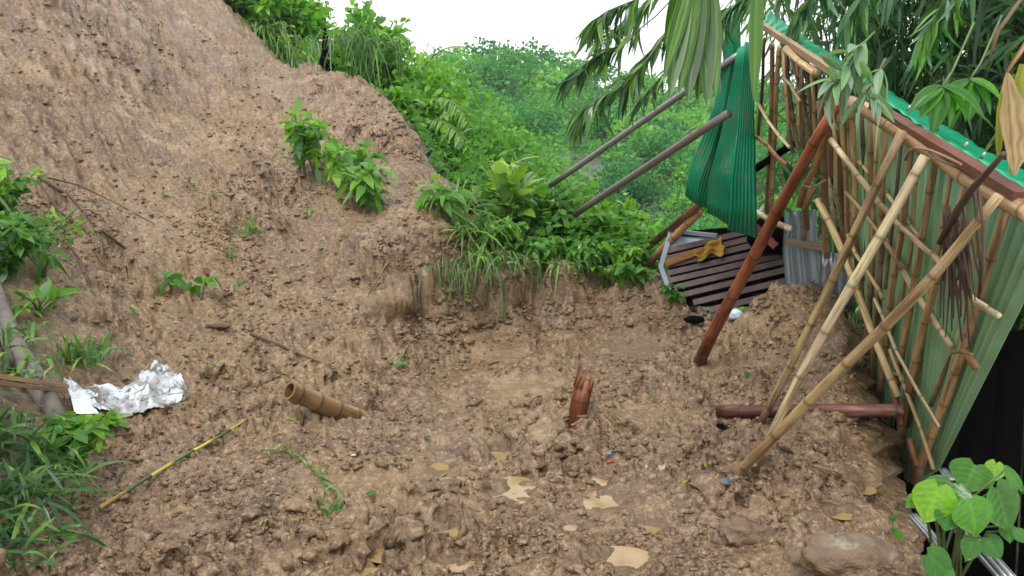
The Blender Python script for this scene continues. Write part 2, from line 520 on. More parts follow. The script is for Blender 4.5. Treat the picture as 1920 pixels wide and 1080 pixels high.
# ------------------------------------------------------------------ materials
def new_mat(name):
    m = bpy.data.materials.new(name)
    m.use_nodes = True
    nt = m.node_tree
    b = nt.nodes['Principled BSDF']
    return m, nt, b


def N(nt, typ, **kw):
    n = nt.nodes.new(typ)
    for k, v in kw.items():
        if k.startswith('i_'):
            n.inputs[k[2:].replace('_', ' ')].default_value = v
        else:
            setattr(n, k, v)
    return n


def ramp(nt, src, stops):
    r = N(nt, 'ShaderNodeValToRGB')
    e = r.color_ramp.elements
    while len(e) < len(stops): e.new(.5)
    for k, (p, c) in enumerate(stops):
        e[k].position = p; e[k].color = (*c, 1) if len(c) == 3 else c
    nt.links.new(src, r.inputs['Fac'])
    return r.outputs['Color']


def mix(nt, fac, a, b, mode='MIX'):
    m = N(nt, 'ShaderNodeMix', data_type='RGBA', blend_type=mode)
    for sock, v in ((m.inputs[0], fac), (m.inputs[6], a), (m.inputs[7], b)):
        if isinstance(v, (int, float)): sock.default_value = v
        elif isinstance(v, tuple): sock.default_value = (*v, 1)
        else: nt.links.new(v, sock)
    return m.outputs[2]


def noise(nt, vec, scale, detail=4, rough=.6, dist=0):
    n = N(nt, 'ShaderNodeTexNoise')
    n.inputs['Scale'].default_value = scale
    n.inputs['Detail'].default_value = detail
    n.inputs['Roughness'].default_value = rough
    n.inputs['Distortion'].default_value = dist
    if vec is not None: nt.links.new(vec, n.inputs['Vector'])
    return n.outputs['Fac']


def bump(nt, bsdf, height, strength=.5, dist=.01):
    b = N(nt, 'ShaderNodeBump')
    b.inputs['Strength'].default_value = strength
    b.inputs['Distance'].default_value = dist
    nt.links.new(height, b.inputs['Height'])
    nt.links.new(b.outputs['Normal'], bsdf.inputs['Normal'])


def mrange(nt, src, a, b, c, d):
    m = N(nt, 'ShaderNodeMapRange')
    for k, v in enumerate((a, b, c, d)): m.inputs[k + 1].default_value = v
    nt.links.new(src, m.inputs[0])
    return m.outputs[0]


def make_mud():
    m, nt, b = new_mat('wet mud')
    pos = N(nt, 'ShaderNodeNewGeometry').outputs['Position']
    n1 = noise(nt, pos, .55, 5, .6, .6)
    n2 = noise(nt, pos, 5.5, 7, .75, .4)
    n3 = noise(nt, pos, 30, 5, .75)
    n4 = noise(nt, pos, 95, 3, .7)
    c1 = ramp(nt, n2, [(.30, (.072, .037, .018)), (.45, (.146, .086, .047)), (.57, (.205, .132, .073)), (.72, (.35, .244, .157))])
    och = mix(nt, mrange(nt, n1, .45, .66, 0, .6), c1, (.26, .165, .07))
    red = mix(nt, mrange(nt, noise(nt, pos, .8, 3, .5), .52, .7, 0, .55), och, (.165, .092, .05))
    # seams of paler and darker soil along the fall line of the scar
    mp = N(nt, 'ShaderNodeMapping'); mp.inputs['Rotation'].default_value = (0, 0, math.radians(41)); mp.inputs['Scale'].default_value = (.45, 4.6, .12)
    nt.links.new(pos, mp.inputs['Vector'])
    sm_ = noise(nt, mp.outputs[0], 1.1, 6, .7, .5)
    sep = N(nt, 'ShaderNodeSeparateXYZ'); nt.links.new(pos, sep.inputs[0])
    up_ = mrange(nt, sep.outputs['Z'], .7, 1.8, 0, 1)
    k1 = N(nt, 'ShaderNodeMath', operation='MULTIPLY'); nt.links.new(up_, k1.inputs[0]); nt.links.new(mrange(nt, sm_, .52, .68, 0, .8), k1.inputs[1])
    k2 = N(nt, 'ShaderNodeMath', operation='MULTIPLY'); nt.links.new(up_, k2.inputs[0]); nt.links.new(mrange(nt, sm_, .47, .33, 0, .7), k2.inputs[1])
    red = mix(nt, k1.outputs[0], red, (.38, .265, .175))
    red = mix(nt, k2.outputs[0], red, (.13, .075, .045))
    sp1 = mix(nt, mrange(nt, n3, .53, .66, 0, .85), red, (.42, .305, .19))
    sp2 = mix(nt, mrange(nt, n3, .47, .35, 0, .9), sp1, (.06, .031, .016))
    sp3 = mix(nt, mrange(nt, n4, .56, .70, 0, .6), sp2, (.47, .34, .225))
    sp3 = mix(nt, mrange(nt, n4, .44, .30, 0, .65), sp3, (.06, .032, .017))
    at = N(nt, 'ShaderNodeAttribute', attribute_name='veg')
    humus = mix(nt, n3, (.05, .042, .025), (.05, .085, .03))
    vm = N(nt, 'ShaderNodeMath', operation='ADD'); nt.links.new(at.outputs['Fac'], vm.inputs[0]); nt.links.new(mrange(nt, n2, .3, .7, -.3, .3), vm.inputs[1])
    col = mix(nt, mrange(nt, vm.outputs[0], .35, .75, 0, 1), sp3, humus)
    wet = N(nt, 'ShaderNodeAttribute', attribute_name='wet').outputs['Fac']
    wcol = mix(nt, .55, (.36, .245, .145), col)
    col = mix(nt, mrange(nt, wet, 0, 1, 0, .8), col, wcol)
    rim = N(nt, 'ShaderNodeAttribute', attribute_name='rim').outputs['Fac']
    col = mix(nt, mrange(nt, rim, 0, 1, 0, .75), col, mix(nt, .3, (.115, .070, .035), col))
    wr = N(nt, 'ShaderNodeMath', operation='MAXIMUM'); nt.links.new(wet, wr.inputs[0]); nt.links.new(rim, wr.inputs[1]); wet = wr.outputs[0]
    nt.links.new(col, b.inputs['Base Color'])
    film = N(nt, 'ShaderNodeMath', operation='MAXIMUM'); nt.links.new(wet, film.inputs[0]); nt.links.new(mrange(nt, noise(nt, pos, 1.6, 4, .6), .42, .60, .15, .9), film.inputs[1])
    nt.links.new(mrange(nt, film.outputs[0], 0, 1, .55, .16), b.inputs['Roughness'])
    b.inputs['Specular IOR Level'].default_value = .5
    h = mix(nt, .5, n3, n4)
    bump(nt, b, h, .8, .018)
    return m


def make_leaf(name, cols, trans=.35, rough=.42, backs=None):
    """cols: dark to light along the per-leaf random number"""
    m, nt, b = new_mat(name)
    at = N(nt, 'ShaderNodeAttribute', attribute_name='rnd').outputs['Fac']
    c = ramp(nt, at, [(k / (len(cols) - 1), cc) for k, cc in enumerate(cols)])
    pos = N(nt, 'ShaderNodeNewGeometry')
    c = mix(nt, mrange(nt, noise(nt, pos.outputs['Position'], 3.0, 3), .35, .65, 0, .35), c, tuple(x * .55 for x in cols[0]))
    if backs:
        c = mix(nt, pos.outputs['Backfacing'], c, mix(nt, .55, c, backs))
    nt.links.new(c, b.inputs['Base Color'])
    b.inputs['Roughness'].default_value = rough
    b.inputs['Specular IOR Level'].default_value = .5
    t = N(nt, 'ShaderNodeBsdfTranslucent')
    tc = mix(nt, 1.0, c, (1.25, 1.35, .55), 'MULTIPLY')
    nt.links.new(tc, t.inputs['Color'])
    ms = N(nt, 'ShaderNodeMixShader')
    ms.inputs[0].default_value = trans
    nt.links.new(b.outputs[0], ms.inputs[1]); nt.links.new(t.outputs[0], ms.inputs[2])
    nt.links.new(ms.outputs[0], nt.nodes['Material Output'].inputs['Surface'])
    return m


def make_culm(muddy=True):
    """bamboo skin: colour from the object, dark rings at the nodes, fibres and water stains along"""
    m, nt, b = new_mat('bamboo skin')
    oi = N(nt, 'ShaderNodeObjectInfo')
    uv = N(nt, 'ShaderNodeUVMap').outputs['UV']
    mp = N(nt, 'ShaderNodeMapping'); mp.inputs['Scale'].default_value = (14, 1.6, 1)
    nt.links.new(uv, mp.inputs['Vector'])
    off = N(nt, 'ShaderNodeVectorMath', operation='ADD'); nt.links.new(mp.outputs[0], off.inputs[0])
    cx = N(nt, 'ShaderNodeCombineXYZ'); sc = N(nt, 'ShaderNodeMath', operation='MULTIPLY'); sc.inputs[1].default_value = 60
    nt.links.new(oi.outputs['Random'], sc.inputs[0]); nt.links.new(sc.outputs[0], cx.inputs['Z']); nt.links.new(cx.outputs[0], off.inputs[1])
    fib = noise(nt, off.outputs[0], 1.0, 5, .65)
    mp2 = N(nt, 'ShaderNodeMapping'); mp2.inputs['Scale'].default_value = (2.5, 3.2, 1)
    nt.links.new(uv, mp2.inputs['Vector'])
    off2 = N(nt, 'ShaderNodeVectorMath', operation='ADD'); nt.links.new(mp2.outputs[0], off2.inputs[0]); nt.links.new(cx.outputs[0], off2.inputs[1])
    st = noise(nt, off2.outputs[0], 1.0, 4, .6, .5)
    base_c = oi.outputs['Color']
    drift = noise(nt, off2.outputs[0], .35, 3, .6)
    base_c = mix(nt, mrange(nt, drift, .45, .62, 0, .8), base_c, mix(nt, 1.0, base_c, (1.55, 1.75, 1.6), 'MULTIPLY'))
    base_c = mix(nt, mrange(nt, drift, .46, .34, 0, .7), base_c, mix(nt, 1.0, base_c, (.6, .52, .5), 'MULTIPLY'))
    dk = mix(nt, 1.0, base_c, (.42, .34, .28), 'MULTIPLY')
    lt = mix(nt, .35, base_c, (.62, .52, .38))
    c = mix(nt, mrange(nt, fib, .46, .30, 0, .9), base_c, dk)
    c = mix(nt, mrange(nt, fib, .56, .72, 0, .7), c, lt)
    c = mix(nt, mrange(nt, st, .48, .64, 0, .9), c, dk)
    c = mix(nt, mrange(nt, st, .42, .30, 0, .5), c, lt)
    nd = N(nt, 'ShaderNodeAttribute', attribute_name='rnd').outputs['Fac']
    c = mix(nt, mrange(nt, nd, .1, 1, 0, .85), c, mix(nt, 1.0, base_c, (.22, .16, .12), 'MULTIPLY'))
    sx = N(nt, 'ShaderNodeSeparateXYZ'); nt.links.new(uv, sx.inputs[0])
    pos = N(nt, 'ShaderNodeNewGeometry').outputs['Position']
    sp_ = N(nt, 'ShaderNodeMath', operation='ADD'); nt.links.new(mrange(nt, sx.outputs['Y'], 0, .55, .22, -.12), sp_.inputs[0]); nt.links.new(noise(nt, pos, 16, 5, .7), sp_.inputs[1])
    c = mix(nt, mrange(nt, sp_.outputs[0], .56, .66, 0, .9 if muddy else .0), c, (.27, .175, .10))
    nt.links.new(c, b.inputs['Base Color'])
    nt.links.new(mrange(nt, st, .3, .7, .28, .6), b.inputs['Roughness'])
    bump(nt, b, fib, .5, .005)
    return m


def make_wood(name):
    m, nt, b = new_mat(name)
    oi = N(nt, 'ShaderNodeObjectInfo')
    uv = N(nt, 'ShaderNodeUVMap').outputs['UV']
    mp = N(nt, 'ShaderNodeMapping'); mp.inputs['Scale'].default_value = (9, 2.0, 1)
    nt.links.new(uv, mp.inputs['Vector'])
    g = noise(nt, mp.outputs[0], 2.0, 6, .65, .8)
    pos = N(nt, 'ShaderNodeNewGeometry').outputs['Position']
    s = noise(nt, pos, 9, 4, .6)
    c = mix(nt, mrange(nt, g, .38, .62, 0, .7), mix(nt, 1.0, oi.outputs['Color'], (.5, .45, .42), 'MULTIPLY'), oi.outputs['Color'])
    c = mix(nt, mrange(nt, s, .6, .75, 0, .6), c, (.30, .20, .13))
    nt.links.new(c, b.inputs['Base Color'])
    b.inputs['Roughness'].default_value = .55
    bump(nt, b, g, .4, .004)
    return m


def make_painted(name, col, dirt=.45, rough=.35, metal=0.0, dirt_col=(.33, .22, .14), scratch=None, dscale=7, dlo=.52):
    m, nt, b = new_mat(name)
    pos = N(nt, 'ShaderNodeNewGeometry').outputs['Position']
    n1 = noise(nt, pos, dscale, 6, .65, .6)
    n2 = noise(nt, pos, 55, 4, .7)
    n3 = noise(nt, pos, 1.7, 3, .5)
    c = mix(nt, mrange(nt, n3, .35, .65, 0, .6), col, tuple(x * .72 for x in col))
    d = N(nt, 'ShaderNodeMath', operation='MULTIPLY'); nt.links.new(mrange(nt, n1, dlo, dlo + .14, 0, 1), d.inputs[0]); nt.links.new(mrange(nt, n2, .35, .6, .4, 1), d.inputs[1])
    dm = N(nt, 'ShaderNodeMath', operation='MULTIPLY'); nt.links.new(d.outputs[0], dm.inputs[0]); dm.inputs[1].default_value = dirt
    if scratch:
        c = mix(nt, mrange(nt, n2, .62, .72, 0, .8), c, scratch)
    c = mix(nt, dm.outputs[0], c, dirt_col)
    nt.links.new(c, b.inputs['Base Color'])
    mt = N(nt, 'ShaderNodeMath', operation='MULTIPLY_ADD'); nt.links.new(dm.outputs[0], mt.inputs[0]); mt.inputs[1].default_value = -metal; mt.inputs[2].default_value = metal
    nt.links.new(mt.outputs[0], b.inputs['Metallic'])
    nt.links.new(mrange(nt, dm.outputs[0], 0, .6, rough, .8), b.inputs['Roughness'])
    bump(nt, b, n2, .12, .003)
    return m


def make_rock():
    m, nt, b = new_mat('rock')
    pos = N(nt, 'ShaderNodeNewGeometry').outputs['Position']
    n1 = noise(nt, pos, 12, 6, .65, .4); n2 = noise(nt, pos, 60, 4, .7); n3 = noise(nt, pos, 5, 4, .6)
    oi = N(nt, 'ShaderNodeObjectInfo').outputs['Color']
    c = mix(nt, mrange(nt, n1, .4, .62, 0, 1), mix(nt, 1.0, oi, (.5, .46, .42), 'MULTIPLY'), oi)
    c = mix(nt, mrange(nt, n2, .58, .7, 0, .4), c, (.12, .09, .06))
    c = mix(nt, mrange(nt, n3, .43, .53, 0, .95), c, (.17, .105, .06))
    wv = N(nt, 'ShaderNodeTexWave', bands_direction='DIAGONAL'); wv.inputs['Scale'].default_value = 5; wv.inputs['Distortion'].default_value = 9; wv.inputs['Detail'].default_value = 4
    nt.links.new(pos, wv.inputs['Vector'])
    c = mix(nt, mrange(nt, wv.outputs['Fac'], .2, .02, 0, .4), c, (.10, .08, .06))
    nt.links.new(c, b.inputs['Base Color'])
    b.inputs['Roughness'].default_value = .6
    bump(nt, b, n1, 1.0, .03)
    return m


def make_simple(name, col, rough=.5, metal=0, spec=.5):
    m, nt, b = new_mat(name)
    pos = N(nt, 'ShaderNodeNewGeometry').outputs['Position']
    n1 = noise(nt, pos, 14, 5, .65)
    c = mix(nt, mrange(nt, n1, .35, .68, 0, 1), tuple(x * .6 for x in col), col)
    nt.links.new(c, b.inputs['Base Color'])
    b.inputs['Roughness'].default_value = rough
    b.inputs['Metallic'].default_value = metal
    b.inputs['Specular IOR Level'].default_value = spec
    bump(nt, b, noise(nt, pos, 80, 3), .25, .003)
    return m


def make_water():
    m, nt, b = new_mat('muddy water')
    pos = N(nt, 'ShaderNodeNewGeometry').outputs['Position']
    c = mix(nt, mrange(nt, noise(nt, pos, 6, 3), .35, .65, 0, 1), (.27, .175, .07), (.34, .23, .105))
    nt.links.new(c, b.inputs['Base Color'])
    b.inputs['Roughness'].default_value = .07
    b.inputs['Specular IOR Level'].default_value = .5
    return m


M = dict(
    mud=make_mud(), water=make_water(), culm=make_culm(), culm_clean=make_culm(False), wood=make_wood('weathered wood'), rock=make_rock(),
    broad=make_leaf('broad leaf', [(.03, .11, .014), (.06, .21, .022), (.12, .34, .03), (.24, .48, .035), (.44, .56, .05)], .45, .32, (.20, .34, .20)),
    grass=make_leaf('grass blade', [(.03, .10, .02), (.07, .19, .03), (.13, .29, .04), (.23, .40, .06), (.38, .40, .12)], .35, .4, (.22, .33, .22)),
    bamleaf=make_leaf('bamboo leaf', [(.014, .06, .018), (.035, .115, .03), (.065, .18, .045), (.12, .26, .055), (.20, .40, .05)], .4, .28, (.16, .27, .20)),
    bush=make_leaf('bush leaf', [(.03, .12, .015), (.07, .25, .022), (.15, .42, .032), (.28, .56, .04), (.46, .62, .06)], .5, .36, (.14, .28, .12)),
    forest=make_leaf('forest leaf', [(.03, .15, .06), (.055, .25, .065), (.12, .38, .08), (.20, .50, .09), (.34, .60, .11)], .45, .5),
    drydead=make_leaf('dry leaf', [(.22, .13, .06), (.36, .24, .12), (.46, .33, .18), (.52, .40, .24)], .3, .6),
    palm=make_leaf('palm leaf', [(.03, .08, .012), (.05, .13, .018), (.08, .19, .025), (.13, .27, .035), (.20, .36, .06)], .35, .35, (.20, .30, .18)),
    dusty=make_leaf('dusty leaf', [(.08, .18, .07), (.17, .30, .16), (.28, .40, .28), (.16, .36, .05)], .25, .5),
    yellow=make_leaf('yellowing leaf', [(.20, .22, .02), (.30, .30, .02), (.42, .38, .04)], .4, .45),
    root=make_simple('root', (.115, .07, .042), .8), paleroot=make_simple('pale root', (.30, .21, .13), .7),
    bark=make_simple('grey bark', (.20, .175, .15), .8), vine=make_simple('dark vine', (.095, .055, .036), .7),
    stem=make_simple('green stem', (.12, .17, .05), .5), dark=make_simple('dull black', (.0045, .004, .004), 1.0, 0, .02),  # dark also stands in for shade under the hut and behind the slats
    roof=make_painted('green roof paint', (.0, .38, .18), .2, .3, .1, (.24, .32, .24), (.40, .58, .48), 9),
    hang=make_painted('deep green sheet', (.0, .27, .13), .6, .38, .1, (.20, .19, .11), None, 6),
    wall=make_painted('pale green sheet', (.29, .53, .29), .32, .42, .0, (.20, .24, .12), None, 4),
    grey=make_painted('dull zinc sheet', (.24, .28, .31), .6, .45, .3, (.30, .20, .13), None, 5),
    foil=make_painted('silver foil', (.66, .69, .72), .97, .24, .92, (.20, .13, .075), None, 7, .50),
    pipe=make_painted('rusty steel', (.22, .18, .17), .7, .42, .4, (.16, .075, .045), None, 8),
    steel=make_simple('bare steel', (.40, .42, .44), .35, .8), brownpaint=make_painted('brown painted slat', (.085, .045, .042), .35, .38, 0, (.25, .19, .17), None, 8),
    bluepaint=make_painted('grey blue paint', (.26, .32, .38), .35, .4, 0, (.3, .22, .15), None, 8),
    glass=make_painted('frosted pane', (.52, .64, .74), .2, .2, 0, (.35, .28, .2), None, 6),
    cloth=make_simple('mustard cloth', (.50, .27, .02), .85), plastic=make_painted('pale plastic', (.55, .68, .74), .4, .25, 0, (.3, .2, .13), None, 14),
    red=make_simple('red plastic', (.5, .04, .03), .5), blue=make_simple('blue plastic', (.14, .30, .48), .35),
    redpaint=make_simple('red painted wood', (.30, .07, .05), .5), white=make_simple('white shell', (.78, .76, .72), .4), slate=make_simple('slate flake', (.10, .12, .15), .5),
)

# ------------------------------------------------------------------ ground, hill, puddles
th = np.concatenate([np.linspace(-1.40, -.66, 90, endpoint=False), np.linspace(-.66, .66, 700, endpoint=False), np.linspace(.66, 1.40, 91)])
near_r = [.55]
while near_r[-1] < 22: near_r.append(near_r[-1] * (1.02 if near_r[-1] < 1.9 else 1.0036 if near_r[-1] < 6 else 1.0044 if near_r[-1] < 11 else 1.010))
far_r = [near_r[-1]]
while far_r[-1] < 300: far_r.append(far_r[-1] * 1.022)


def polar_sheet(name, ths, rs):
    T_, R_ = np.meshgrid(ths, rs, indexing='ij')
    x, y = (R_ * np.sin(T_)).ravel(), (R_ * np.cos(T_)).ravel()
    z, veg = ground_z(x, y)
    a, b = len(ths), len(rs)
    # on steep faces push the surface in and out as well, so scarps crumble instead of standing in columns
    Z = z.reshape(a, b)
    gr = np.gradient(Z, axis=1) / np.maximum(np.gradient(np.asarray(rs))[None], 1e-6)
    gt = np.gradient(Z, axis=0) / np.maximum(np.gradient(np.asarray(ths))[:, None] * np.asarray(rs)[None], 1e-6)
    def smooth(A, n):
        k3 = np.hanning(n + 2)[1:-1]; k3 /= k3.sum()
        return np.apply_along_axis(lambda q: np.convolve(q, k3, 'same'), 0, np.apply_along_axis(lambda q: np.convolve(q, k3, 'same'), 1, A))
    fr, ft = smooth(gr, 7), smooth(gt, 7)
    gr, gt = smooth(gr, 33), smooth(gt, 33)
    st = np.clip((np.hypot(gr, gt) - .5) / 1.2, 0, 1).ravel() * (R_.ravel() < 14)
    hx = (gr * np.sin(T_) + gt * np.cos(T_)).ravel(); hy = (gr * np.cos(T_) - gt * np.sin(T_)).ravel()
    hl = np.hypot(hx, hy) + 1e-6
    w_ = x * .7 - y * .7
    off = .20 * (np.abs(pnoise(w_ * 2.2 + z * .8, z * 4.5, 91)) - .25) + .14 * (np.abs(pnoise(w_ * 4.6 - z * 2, z * 8, 92)) - .25) + .05 * (np.abs(pnoise(w_ * 10, z * 14 + w_ * 3, 93)) - .25)
    x1 = x - hx / hl * off * st; y1 = y - hy / hl * off * st
    # the same on the sides of single clods where the ground itself is gentle
    st2 = (np.clip((np.hypot(fr, ft) - .5) / 1.2, 0, 1) * (1 - np.clip((np.hypot(gr, gt) - .35) / .5, 0, 1))).ravel() * (R_.ravel() < 9)
    hx = (fr * np.sin(T_) + ft * np.cos(T_)).ravel(); hy = (fr * np.cos(T_) - ft * np.sin(T_)).ravel()
    hl = np.hypot(hx, hy) + 1e-6
    off2 = .13 * (np.abs(pnoise(w_ * 3.1 + z * .8, z * 5.6, 94)) - .25) + .13 * (np.abs(pnoise(w_ * 8 - z * 2, z * 13, 95)) - .25) + .10 * (np.abs(pnoise(w_ * 15, z * 24 + w_ * 3, 96)) - .25)
    x = x1 - hx / hl * off2 * st2; y = y1 - hy / hl * off2 * st2
    i, j = np.meshgrid(np.arange(a - 1), np.arange(b - 1), indexing='ij')
    Q = np.stack([i * b + j, i * b + j + 1, (i + 1) * b + j + 1, (i + 1) * b + j], -1).reshape(-1, 4)[:, ::-1]
    return mesh_np(name, np.stack([x, y, z], 1), Q, None, M['mud'], {'veg': veg, 'wet': wetness(x, y)[0] if rs[0] < 5 else np.zeros(len(x)), 'rim': wetness(x, y)[1] if rs[0] < 5 else np.zeros(len(x))})


ground = tag(link('ground', polar_sheet('ground', th, np.array(near_r))), 'bare brown landslide mud sloping from left down to a trodden flat', kind='structure')
hill = tag(link('hill', polar_sheet('hill', th[::4], np.array(far_r))), 'far side of the valley under forest', kind='structure')

for k, (px, py, ax, ay) in enumerate(_pw):
    tt = np.linspace(0, 2 * np.pi, 26, endpoint=False)
    xs, ys = px + ax * .7 * np.cos(tt), py + ay * .7 * np.sin(tt)
    lvl = np.percentile(ground_z(px + ax * .6 * (rng.random(80) * 2 - 1), py + ay * .6 * (rng.random(80) * 2 - 1))[0], 60)
    V = [(px, py, lvl)] + [(px + 1.25 * ax * math.cos(a), py + 1.25 * ay * math.sin(a), lvl) for a in tt]
    T = [(0, 1 + q, 1 + (q + 1) % 26) for q in range(26)]
    tag(link('puddle', mesh_np('puddle', V, None, T, M['water'])), 'muddy puddle', kind='structure')

# ------------------------------------------------------------------ leaf shapes and foliage
def leaf_template(kind):
    if kind == 'blade':      # long strap or bamboo leaf, slightly folded
        ys = np.array([0, .18, .45, .75, 1.0]); ws = np.array([.25, .85, 1.0, .6, .04]); cols = (-.5, 0, .5)
    elif kind == 'thin':     # grass seen from afar
        ys = np.array([0, .5, 1.0]); ws = np.array([.8, .9, .06]); cols = (-.5, .5)
    elif kind == 'oval':
        ys = np.array([0, .2, .5, .8, 1.0]); ws = np.array([.12, .8, 1.0, .6, .05]); cols = (-.5, 0, .5)
    elif kind == 'chip':
        return np.array([(0, 0, 0), (.5, .5, .06), (0, 1, 0), (-.5, .5, .06)], float), np.array([(0, 1, 2, 3)])
    elif kind == 'lite':
        ys = np.array([0, .35, .75, 1.0]); ws = np.array([.15, 1.0, .7, .05]); cols = (-.5, .5)
    elif kind == 'tuft':     # coarse clump of leaves for far trees
        ys = np.array([0, .5, 1.0]); ws = np.array([.5, 1.0, .3]); cols = (-.5, .5)
    V, Q = [], []
    for y, w in zip(ys, ws):
        for c in cols:
            V.append((c * w, y, abs(c) * .22 * w if len(cols) == 3 else 0))
    nc = len(cols)
    for i in range(len(ys) - 1):
        for j in range(nc - 1):
            Q.append((i * nc + j, i * nc + j + 1, (i + 1) * nc + j + 1, (i + 1) * nc + j))
    return np.array(V), np.array(Q)


TPL = {k: leaf_template(k) for k in ('blade', 'thin', 'oval', 'tuft', 'chip', 'lite')}


def unit(a):
    return a / (np.linalg.norm(a, axis=-1, keepdims=True) + 1e-9)


class Leaves:
    def __init__(s):
        s.V, s.Q, s.A, s.n = [], [], [], 0

    def add(s, kind, pos, d, L, W, droop=.25, rnd=None, roll=.6, up=None, rg=rng):
        pos = np.atleast_2d(pos); n = len(pos)
        d = unit(np.broadcast_to(d, (n, 3)).astype(float))
        L = np.broadcast_to(L, (n,)); W = np.broadcast_to(W, (n,)); droop = np.broadcast_to(droop, (n,))
        upv = np.array([0, 0, 1.0]) if up is None else up
        nrm = unit(upv + roll * rg.normal(size=(n, 3)))
        side = unit(np.cross(d, nrm)); nrm = np.cross(side, d)
        tv, tq = TPL[kind]
        V = pos[:, None] + side[:, None] * (tv[None, :, 0:1] * W[:, None, None]) + d[:, None] * (tv[None, :, 1:2] * L[:, None, None]) + nrm[:, None] * (tv[None, :, 2:3] * W[:, None, None])
        V[:, :, 2] -= droop[:, None] * L[:, None] * tv[None, :, 1] ** 2
        s.V.append(V.reshape(-1, 3))
        s.Q.append((tq[None] + (np.arange(n) * len(tv))[:, None, None] + s.n).reshape(-1, 4))
        r = rg.random(n) if rnd is None else np.broadcast_to(rnd, (n,))
        s.A.append(np.repeat(np.clip(r, 0, 1), len(tv)))
        s.n += n * len(tv)
        return s

    def build(s, name, mat, parent=None, stuff=True):
        o = link(name, mesh_np(name, np.concatenate(s.V), np.concatenate(s.Q), None, mat, {'rnd': np.concatenate(s.A)}), parent)
        if stuff: o['kind'] = 'stuff'
        return o


def bush(name, label, cat, base, h, rx, ry=None, nb=22, per=26, kind='oval', L=.12, W=.055, mat='bush', group=None, droop=.3, spread=.5, tint=(0, 1), lean=(0, 0), part='foliage', smin=.3, stem_mat='stem', stem_r=.012, bases=None):
    """woody plant: curved branches from the base, leaves along their outer part"""
    ry = rx if ry is None else ry
    base = np.asarray(base, float)
    t = thing(name, label, cat, base, group)
    root = base
    if bases is not None:
        base = np.array(bases, float)[rng.integers(0, len(bases), nb)]
    else:
        base = np.repeat(base[None], nb, 0)
    az = rng.random(nb) * 2 * np.pi
    rad = np.sqrt(rng.random(nb))
    hz = h * (1 - .5 * rad * rng.random(nb)) * (.72 + .32 * rng.random(nb))
    tip = base + np.stack([rx * rad * np.cos(az) + lean[0], ry * rad * np.sin(az) + lean[1], hz], 1)
    mid = base + (tip - base) * np.array([.35, .35, .68])
    mid[:, :2] += rng.normal(size=(nb, 2)) * rx * .12
    s = smin + (1 - smin) * rng.random((nb, per)) ** .8
    s_ = s[..., None]
    pos = (1 - s_) ** 2 * base[:, None] + 2 * s_ * (1 - s_) * mid[:, None] + s_ ** 2 * tip[:, None]
    tan = unit(2 * (1 - s_) * (mid - base)[:, None] + 2 * s_ * (tip - mid)[:, None])
    jit = rng.normal(size=pos.shape) * .04 * h
    d = unit(tan * .5 + spread * rng.normal(size=pos.shape) + np.array([0, 0, .1]))
    lf = Leaves()
    cl = rng.random(nb)[:, None] * .5 + rng.random((nb, per)) * .5
    rn = tint[0] + (tint[1] - tint[0]) * np.clip(cl * .75 + .35 * (s - .5) + .05, 0, 1)
    sz = (.6 + .7 * rng.random(nb * per))
    lf.add(kind, (pos + jit).reshape(-1, 3), d.reshape(-1, 3), L * sz, W * sz, droop, rn.ravel())
    lf.build(part, M[mat], t)
    mb = MB()
    for k in range(min(nb, 12)):
        ss = np.linspace(0, .95, 6)[:, None]
        pts = (1 - ss) ** 2 * base[k] + 2 * ss * (1 - ss) * mid[k] + ss ** 2 * tip[k]
        pts[0, 2] -= .03
        mb.tube(pts, np.linspace(stem_r, stem_r * .35, 6), 5)
    so = mb.build('stem', M[stem_mat], t)
    if bases is not None: so['kind'] = 'stuff'
    return t


def tuft(name, label, cat, base, h, spread=.5, n=60, L=None, W=.012, mat='grass', group=None, droop=.5, lean=(0, 0, 0), tint=(0, 1), rbase=.06, part='blades'):
    base = np.asarray(base, float)
    t = thing(name, label, cat, base, group)
    pos = base + rng.normal(size=(n, 3)) * np.array([rbase, rbase, .01])
    d = np.array([0, 0, 1.0]) + rng.normal(size=(n, 3)) * spread + np.asarray(lean)
    LL = h * (.55 + .6 * rng.random(n))
    lf = Leaves().add('blade', pos, d, LL, W * (.7 + .6 * rng.random(n)), droop * (.5 + rng.random(n)), tint[0] + (tint[1] - tint[0]) * rng.random(n))
    lf.build(part, M[mat], t)
    return t


# ------------------------------------------------------------------ bamboo poles
TAN, PALE, BROWN, DARKB, REDB, ORANGE = (.46, .31, .16), (.60, .46, .28), (.36, .215, .105), (.13, .075, .04), (.23, .055, .022), (.33, .15, .06)


